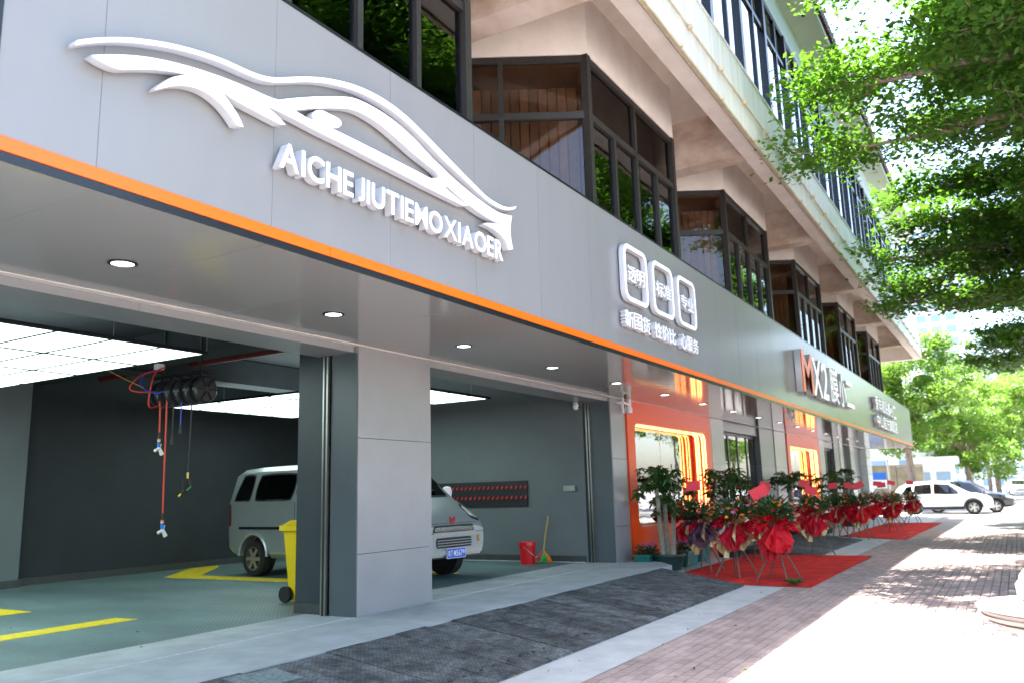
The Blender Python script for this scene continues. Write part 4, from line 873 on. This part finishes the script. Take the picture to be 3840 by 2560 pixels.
planter((14.75,6.02,0), 'low dark trough of magenta flowers behind the round pot', w=.5, fl=24)
planter((16.95,5.75,0), 'empty teal planter trough under the flower stands', fl=0)

def sheet(L, spread, n=9, amp=.05, curl=.3):
    """pleated square of wrapping paper pinched at the origin, opening along +x"""
    v = [(0,0,0)]; f = []; R = 6; bend = random.uniform(-.5,.5)
    for r in range(1,R+1):
        t = r/R
        for i in range(n+1):
            s = i/n*2-1; a = s*spread; ll = L*t*1.12/(math.cos(a)+1.25*abs(math.sin(a)))*(1+.03*math.sin(i*7.3)); z = amp*t*(1 if i % 2 else -1)*random.uniform(.1,1.5)-curl*L*t*t*.5+random.uniform(-.013,.013)*t+bend*L*(s*t)**2*.5
            v.append((ll*math.cos(a), ll*math.sin(a), z))
    for i in range(n): f.append((0,1+i,2+i))
    for r in range(R-1):
        for i in range(n): a = 1+r*(n+1)+i; f.append((a,a+n+1,a+n+2,a+1))
    return v, f
def flower_stand(loc, label, seed, papers, H=1.28, card=None, s=1., green=70, turn=0.):
    random.seed(seed); t = thing('flower_stand', label, 'flower stand', loc, 'opening day flower stands', rz=turn)
    hub = Vector((0,0,.62))
    for k in range(4):
        a = 2*PI*k/4+.5+random.uniform(-.15,.15); part('leg', MB().tube([(.35*math.cos(a),.35*math.sin(a),.0),(.02*math.cos(a),.02*math.sin(a),.62),(-.1*math.cos(a),-.1*math.sin(a),.92)], .013, 6), 'pole_wood', t, world=False)
    # wrapping: skirts pointing down, bows and ruffs pointing out and up
    for k, (m, az, el, L, sp) in enumerate(papers):
        v, f = sheet(L*s, sp, 7 if el < -.5 else 9, .03 if el < -.5 else .035, .12 if el < -.5 else .3); d = Matrix.Rotation(az,3,'Z') @ Matrix.Rotation(-el,3,'Y')
        o = Vector((.10*math.cos(az),.10*math.sin(az),.86+.05*math.sin(k*2.1)))
        M = d
        part('paper_sheet', MB().add([M @ Vector(p)+o for p in v], f), m, t, world=False)
    v, f = leaf_geo(.24,.045,4,.35); v2, f2 = leaf_geo(.16,.075,4,.25); mb = MB()
    for _ in range(green):
        a = random.uniform(0,6.28); e = random.uniform(.15,1.35); M = Matrix.Rotation(a,3,'Z') @ Matrix.Rotation(-e,3,'Y'); r = random.uniform(.02,.26); sc = random.uniform(.8,1.35)
        o = Vector((r*math.cos(a),r*math.sin(a),random.uniform(.86,1.12)))
        V0, F0 = (v,f) if random.random() < .55 else (v2,f2); mb.add([M @ (Vector(p)*sc)+o for p in V0], F0)
    part('foliage', mb, 'leaf_fern', t, world=False)
    for _ in range(28):
        a = random.uniform(0,6.28); r = random.uniform(.1,.40); link('flower', FL[random.choice(('fl_orange','fl_orange','fl_pink','fl_pink','fl_red','fl_yellow'))], t, (r*math.cos(a),r*math.sin(a),random.uniform(1.06,1.3)-r*.3), (random.uniform(.2,1.1)*math.cos(a+1.57),random.uniform(.2,1.1)*math.sin(a+1.57),0), (random.uniform(.8,1.15),)*3)
    if card:
        cx, cy, cz, rot = card
        c = math.cos(rot); q = math.sin(rot); w, h = random.uniform(.12,.15), random.uniform(.075,.09); cz += random.uniform(-.14,.02) if seed > 103 else 0; rot += random.uniform(-.3,.3) if seed > 103 else 0; cy += random.uniform(-.12,.12) if seed > 103 else 0; c = math.cos(rot); q = math.sin(rot)
        P = [(a*c-b*q, a*q+b*c) for a,b in ((-w,-h),(w,-h),(w,h),(-w,h))]
        part('card_stick', MB().tube([(cx*.5,cy*.5,.95),(cx+.004,cy+.004,cz)], .005, 5), 'pole_wood', t, world=False)
        part('card', MB().add([(cx+.45*p[0],cy-.9*p[0],cz+p[1]) for p in P]+[(cx+.45*p[0]+.003,cy-.9*p[0]+.002,cz+p[1]) for p in P], [(0,1,2,3),(7,6,5,4),(0,4,5,1),(1,5,6,2),(2,6,7,3),(3,7,4,0)]), 'card_red', t, world=False)
R_, G_, P_, Br = 'paper_red', 'paper_gold', 'paper_purple', 'paper_bright'
def wrap(main, accent, az0=PI+.3, n=1.):
    """az0: the side that faces the street and the camera"""
    return [(main,az0,-1.02,.50,.80),(main,az0+1.1,-1.1,.42,.8),(main,az0-1.05,-1.05,.44,.8),(main,az0+2.6,-1.1,.4,.8),(accent,az0+.55,-1.15,.50,.5),(accent,az0-.5,-1.2,.52,.45),
            (accent,az0+.35,.45,.27,.9),(main,az0-.4,.5,.28,.9),(main,az0+1.4,.4,.28,.9),(main,az0-1.6,.45,.28,.9),(accent,az0+2.7,.5,.27,.9),(main,az0+1.1,-.1,.30,.7),(main,az0-1.0,-.05,.30,.7)]
ST = [((16.3,5.75),(R_,G_),0,(.1,-.05,1.4,0),'flower stand with gold and crimson paper behind the money tree'),
      ((14.75,4.92),(P_,G_),1,(-.02,.12,1.5,.02),'flower stand wrapped in dark purple and gold paper with upright red card'),
      ((14.05,4.15),(R_,G_),2,None,'flower stand in crimson paper without a card, standing at the ramp end'),
      ((13.6,3.35),(Br,R_),3,(-.05,.2,1.36,.45),'flower stand in bright red paper with tilted red card, on the carpet edge'),
      ((18.7,3.75),(R_,G_),4,(.0,-.05,1.5,-.1),'crimson flower stand at the end of the first carpet by the short ramp'),
      ((19.6,4.9),(R_,P_),5,(.1,.1,1.62,-.2),'crimson and purple flower stand behind the short ramp'),
      ((25.3,4.5),(R_,G_),6,(.0,.05,1.58,-.1),'crimson flower stand with gold lining at the corner of the far carpet'),
      ((25.2,3.85),(Br,G_),7,(.0,-.1,1.55,.1),'bright red and gold flower stand at the near edge of the far carpet'),
      ((27.3,4.5),(R_,R_),8,(.0,.0,1.6,0),'all crimson flower stand standing behind the gold and red one'),
      ((29.4,3.55),(R_,G_),9,(.0,.1,1.58,-.05),'crimson and gold flower stand in the middle of the far carpet'),
      ((33.5,3.9),(R_,G_),10,(.0,.0,1.6,.0),'flower stand with drooping crimson paper past the middle of the far carpet'),
      ((22.8,4.75),(R_,G_),12,(.0,.1,1.6,.1),'crimson flower stand beyond the short ramp, near the glass doors'),
      ((31.6,4.35),(Br,R_),13,(.0,-.1,1.6,-.1),'bright red flower stand on the inner side of the far carpet'),
      ((17.4,4.7),(R_,G_),14,None,'crimson and gold flower stand at the back of the first carpet'),
      ((36.0,3.6),(R_,G_),11,(.0,-.1,1.6,.1),'last flower stand at the far end of the far carpet')]
for (x,y), (ma, ac), sd, card, lab in ST:
    flower_stand((x,y,gz(x)+.01), lab, 100+sd, wrap(ma, ac, PI+.25+.2*math.sin(sd*3)), card=card, s=1.0, green=110)
random.seed(21)
# fallen leaves and petals
lv, lf = leaf_geo(.07,.035,3,.1)
LM = MB().add(lv, lf).mesh('fallen_leaf', 'leaf_dry', fix=False); LG = MB().add(lv, lf).mesh('fallen_leaf', 'leaf_glossy', fix=False)
spots = [(random.uniform(5,13),random.uniform(2.4,3.7)) for _ in range(26)]+[(random.uniform(6,20),random.uniform(.1,2.5)) for _ in range(34)]+[(random.uniform(13,18),random.uniform(2.8,4.5)) for _ in range(14)]+[(random.uniform(20,36),random.uniform(.5,4.4)) for _ in range(24)]
for i, (x, y) in enumerate(spots):
    g = i % 4 == 0; o = link('fallen_leaf', LG if g else LM, None, (x,y,gz(x)+.014), (random.uniform(-.2,.2),random.uniform(-.2,.2),random.uniform(0,6.28)), (random.uniform(.35,.8),)*3)
    tag(o, 'small green leaf fallen on the pavement' if g else 'small dry yellow leaf fallen on the pavement', 'leaf', 'fallen green leaves' if g else 'fallen dry leaves')
for i, (x, y, z) in enumerate(((5.0,7.05,ZT),(4.3,8.0,ZT),(5.6,7.9,ZT),(6.3,8.2,ZT),(5.2,9.6,ZT),(5.5,10.4,ZT),(7.2,10.5,ZT))):
    o = link('fallen_leaf', LM, None, (x,y,z+.006), (0,0,i*1.3), (.6,.6,.6)); tag(o, 'dry leaf blown onto the garage floor and threshold', 'leaf', 'leaves blown into the garage')
mb = MB()
for k in range(7):
    M = Matrix.Rotation(k*.9,3,'Z') @ Matrix.Rotation(-.3-random.random()*.4,3,'Y'); mb.add([M @ (Vector(p)*2.6) for p in lv], lf)
o = link('dropped_foliage', mb.mesh('dropped_foliage','leaf_glossy',fix=False), None, (12.95,2.98,.016)); tag(o, 'sprig of green leaves dropped on the red carpet', 'sprig')

# ================================================================== PATIO TABLE AT THE PAVEMENT EDGE
t = thing('patio_table', 'white round plastic table standing on the sunlit pavement', 'table', (5.62,-.22,0))
part('table_top', MB().lathe([(0,.74),(.47,.745),(.50,.752),(.505,.76),(.49,.768),(.44,.772),(0,.774)], 56), 'white_plastic', t, True, world=False)
part('rim_band', MB().lathe([(.485,.744),(.475,.72),(.44,.68),(.38,.645),(.30,.632),(.30,.66),(.46,.744)], 56, cap=False), 'shaded_band', t, True, world=False)
part('trim_strip', MB().lathe([(.478,.724),(.482,.718),(.462,.697),(.457,.702)], 56, cap=False), 'steel', t, True, world=False)
part('dark_groove', MB().lathe([(.450,.689),(.453,.686),(.446,.680),(.443,.684)], 56, cap=False), 'black', t, True, world=False)
for k in range(4):
    a = PI/4+k*PI/2+.35; c, s = math.cos(a), math.sin(a)
    part('leg', MB().tube([(.30*c,.30*s,.66),(.27*c,.27*s,.5),(.29*c,.29*s,.25),(.36*c,.36*s,.0)], [.06,.035,.03,.028], 10), 'white_plastic', t, True, world=False)
    part('leg_brace', MB().bar((.28*c,.28*s,.52),(.1*c,.1*s,.66),.02,.04), 'white_plastic', t, world=False)
t = thing('plastic_tub', 'white rounded plastic tub standing on the patio table', 'tub', (5.75,-.08,.774))
part('body', MB().lathe([(0,0),(.12,0),(.15,.02),(.155,.09),(.14,.11),(.0,.11)], 28), 'white_plastic', t, True, world=False); part('lid', MB().lathe([(0,.111),(.135,.111),(.13,.14),(.09,.19),(0,.205)], 28), 'white_plastic', t, True, world=False)

# ================================================================== TREES
def np_mesh(name, V, F, m):
    me = bpy.data.meshes.new(name); nf = len(F); k = F.shape[1]
    me.vertices.add(len(V)); me.vertices.foreach_set('co', V.astype(np.float32).ravel()); me.loops.add(nf*k); me.loops.foreach_set('vertex_index', F.astype(np.int32).ravel())
    me.polygons.add(nf); me.polygons.foreach_set('loop_start', np.arange(0,nf*k,k,dtype=np.int32)); me.polygons.foreach_set('loop_total', np.full(nf,k,dtype=np.int32))
    me.update(calc_edges=True); me.materials.append(MATS[m]); return me
def leaves(P, size, rng, flat=.55):
    n = len(P); a = rng.uniform(0,2*PI,n); tx, ty = rng.normal(0,flat,n), rng.normal(0,flat,n)
    d = np.stack([np.cos(a),np.sin(a),tx*.8],1); d /= np.linalg.norm(d,axis=1)[:,None]
    w = np.stack([-np.sin(a),np.cos(a),ty],1); w /= np.linalg.norm(w,axis=1)[:,None]
    s = size*rng.uniform(.5,1.45,n)[:,None]
    V = np.stack([P-d*s*.5, P+w*s*.30, P+d*s*.5, P-w*s*.30],1).reshape(-1,3); F = np.arange(4*n).reshape(-1,4); return V, F
def canopy_tree(loc, label, seed, zs, R, nb=7, leaf=.095, density=1., azr=(0,2*PI)):
    """tiered street tree: limbs in loose storeys, side twigs, flat sprays of small leaves"""
    rng = np.random.default_rng(seed); t = thing('street_tree', label, 'tree', loc)
    H = zs[-1]+.8; pts = smooth_path([(0,0,-.1),(.08,.05,H*.35),(-.05,.1,H*.7),(0,0,H)],4)
    part('trunk', MB().tube(pts, [.24*(1-.8*i/(len(pts)-1))+.02 for i in range(len(pts))], 12), 'bark', t, True, world=False)
    br = MB(); C = []
    for zi, z in enumerate(zs):
        for b in range(nb):
            az = azr[0]+(b+rng.uniform(-.35,.35)+.5*(zi%2))*(azr[1]-azr[0])/nb; L = R*(1-.30*(zi/len(zs))**1.5)*rng.uniform(.8,1.1); rise = rng.uniform(-.1,1.3)
            P = [Vector((0,0,z+rng.uniform(-.35,.35)))]; n = 9; d = az
            for i in range(1,n+1):
                d += rng.normal(0,.09); tt = i/n; P.append(P[-1]+Vector((math.cos(d)*L/n, math.sin(d)*L/n, rise*(1-1.6*tt)*.9*L/R/n*2+rng.normal(0,.05))))
            br.tube(P, [.10*(1-tt)**.8*L/R+.010 for tt in np.linspace(0,1,n+1)], 6)
            for i in range(2, n+1):
                for sgn_ in (-1,1):
                    for rep in range(2):
                        l2 = L*.34*(1-.45*i/n)*rng.uniform(.6,1.25); da = d+sgn_*rng.uniform(.5,1.2); q0 = P[i]-(P[i]-P[i-1])*rng.random(); Q = [q0]
                        for j in range(4): da += rng.normal(0,.15); Q.append(Q[-1]+Vector((math.cos(da)*l2/4, math.sin(da)*l2/4, rng.normal(.01,.045))))
                        br.tube(Q, [.022,.016,.011,.007,.004], 4, False)
                        for j in range(1,5):
                            q = Q[j]; m = max(3,int(26*density)); C.append(np.array([q.x,q.y,q.z])+rng.normal(0,1,(m,3))*[.21,.21,.12]+[0,0,rng.uniform(-.08,.08)])
    part('branches', br, 'bark', t, True, world=False)
    Pn = np.concatenate(C); V, F = leaves(Pn, leaf, rng)
    link('crown', np_mesh('crown', V, F, 'leaf'), t); return len(Pn)
NL = 0
NL += canopy_tree((15.8,-4.1,0), 'street tree with tiered small leaved limbs reaching over the pavement toward the overhang', 1, (7.5,8.4,9.3,10.3,11.3,12.4,13.5,14.6), 6.3, 9, .115, 1.95)
NL += canopy_tree((24.5,-4.4,-.06), 'second street tree with dark tiered limbs behind the nearer one', 2, (5.9,7.0,8.1,9.3,10.6,12.0,13.4), 6.6, 9, .145, 1.45)
NL += canopy_tree((36,-4.6,-.12), 'third street tree farther along the row with low tiers', 3, (6.1,7.3,8.6,10.0,11.3), 6.2, 8, .18, 1.1)
def round_tree(loc, label, seed, H, R, zc, leaf=.22, n=16000, m='leaf_far', low=.5):
    rng = np.random.default_rng(seed); t = thing('leafy_tree', label, 'tree', loc)
    part('trunk', MB().tube(smooth_path([(0,0,-.1),(.1,0,zc*.4),(0,.1,zc*.8),(0,0,H*.85)],3), [.22*(1-.75*i/9)+.03 for i in range(10)], 9), 'bark', t, True, world=False)
    k = 70; c = rng.normal(0,1,(k,3)); c /= np.linalg.norm(c,axis=1)[:,None]; c *= (rng.random(k)**.45)[:,None]; c = c*[R,R,(H-zc)]; c[:,2] = np.where(c[:,2] < 0, c[:,2]*low, c[:,2])+zc
    r = rng.uniform(.22,.42,k)*R*.75; i = rng.integers(0,k,n); d = rng.normal(0,1,(n,3)); d /= np.linalg.norm(d,axis=1)[:,None]
    P = c[i]+d*(r[i]*rng.random(n)**.3)[:,None]*[1,1,.7]
    V, F = leaves(P, leaf, rng, .8); link('crown', np_mesh('crown', V, F, m), t)
    br = MB()
    for q in c[:22]: br.tube([(0,0,zc*.7),(q[0]*.5,q[1]*.5,zc*.85+.1*q[2]),tuple(q)], [.07,.04,.015], 5, False)
    part('branches', br, 'bark', t, True, world=False)
round_tree((56,5.4,-.19), 'dense bright green tree right behind the end of the building', 11, 11.5, 3.4, 6.8, .24, 20000, low=.95)
round_tree((60,9.5,-.19), 'dense green tree behind the building end, above the stone wall', 12, 11, 4.2, 7.0, .26, 15000)
round_tree((72,3.0,-.19), 'yellow green tree standing beyond the parked cars', 13, 9.5, 3.6, 5.0, .26, 15000, low=.95)
round_tree((82,1.3,-.19), 'pale green spreading tree beyond the parked cars, beside the street', 14, 12.5, 4.6, 6.6, .3, 16000, low=.8)
round_tree((112,2.6,-.19), 'far hazy tree with a bare trunk at the end of the street', 15, 16, 6.5, 9.5, .4, 14000, low=.8)
round_tree((104,-5,-.19), 'large pale tree arching over the far delivery van', 16, 15, 7, 9.5, .4, 14000)
round_tree((66,-10.5,-.19), 'tall green tree on the far right of the street', 17, 14, 6, 8.5, .3, 15000)
round_tree((50,-9.5,-.19), 'green street tree past the tiered ones, on the right of the street', 18, 12.5, 5.4, 7.8, .26, 18000)
for i, x in enumerate((-14,-30,84,33,47)):
    round_tree((x,-11.5-1.2*(i%2),0), ('broad green tree across the street, well before the garage','broad green tree across the street, first of the row','broad green tree across the street past the parked cars','broad green tree across the street facing the second portal','broad green tree across the street facing the far shop columns')[i], 30+i, 10.5, 5, 6, .32, 9000)

# ================================================================== FAR BACKGROUND
t = thing('compound_wall', 'tan stone compound wall beyond the end of the building', 'wall', (64,8.5,-.19))
for k in range(7): part('wall_block', MB().box(63.8,64.2,5.4+k*1.7,7.07+k*1.7,-.19,2.55+.03*(k%2)), 'stone_wall', t)
part('coping', MB().box(63.7,64.3,5.4,17.3,2.581,2.68), 'stone_wall', t)
def house(loc, label, w, d, h, rows, cols, m='far_white', roof=None):
    t = thing('far_building', label, 'building', loc)
    part('wall', MB().box(-d/2,d/2,-w/2,w/2,0,h), m, t, world=False)
    part('roof', MB().box(-d/2-.3,d/2+.3,-w/2-.3,w/2+.3,h+.01,h+.5), m, t, world=False)
    me = MB().box(-.06,0,-w/cols*.34,w/cols*.34,-h/rows*.3,h/rows*.3).mesh('window','far_window')
    for r in range(rows):
        for c in range(cols): link('window', me, t, (-d/2-.002,-w/2+w*(c+.5)/cols,h*(r+.5)/rows))
house((74,9.6,-.19), 'low white sunlit building behind the tan stone wall', 9, 6, 4.2, 1, 3)
house((68,5.0,-.19), 'small white kiosk between the wall and the trees', 2.6, 2.5, 2.9, 1, 2)
house((190,10.2,-.19), 'tall pale tower block seen between the eave and the trees', 8, 8, 56, 22, 3)
house((230,7.0,-.19), 'distant pale tower block beyond the far trees', 10, 8, 27, 10, 4)
house((260,-1,-.19), 'distant white office block at the end of the street', 13, 8, 24, 8, 4)
t = thing('street_sign', 'blue sign on a grey post near the end of the building', 'sign', (60.5,7.2,-.19))
part('post', MB().tube([(0,0,0),(0,0,3.2)], .07, 8), 'steel', t, world=False); part('sign_board', MB().box(-.03,.0,.15,1.2,1.9,2.35), 'sign_blue', t, world=False); part('lower_board', MB().box(-.03,.0,.15,1.2,1.3,1.86), 'white_sign', t, world=False)
t = thing('white_post', 'short white post between the far trees', 'post', (76,2.9,-.19)); part('post', MB().tube([(0,0,0),(0,0,2.8)], [.2,.16], 10), 'far_white', t, world=False); part('cap', MB().lathe([(.22,2.8),(.24,2.9),(.05,3.0)], 10), 'far_white', t, world=False)
print('leaves', NL)
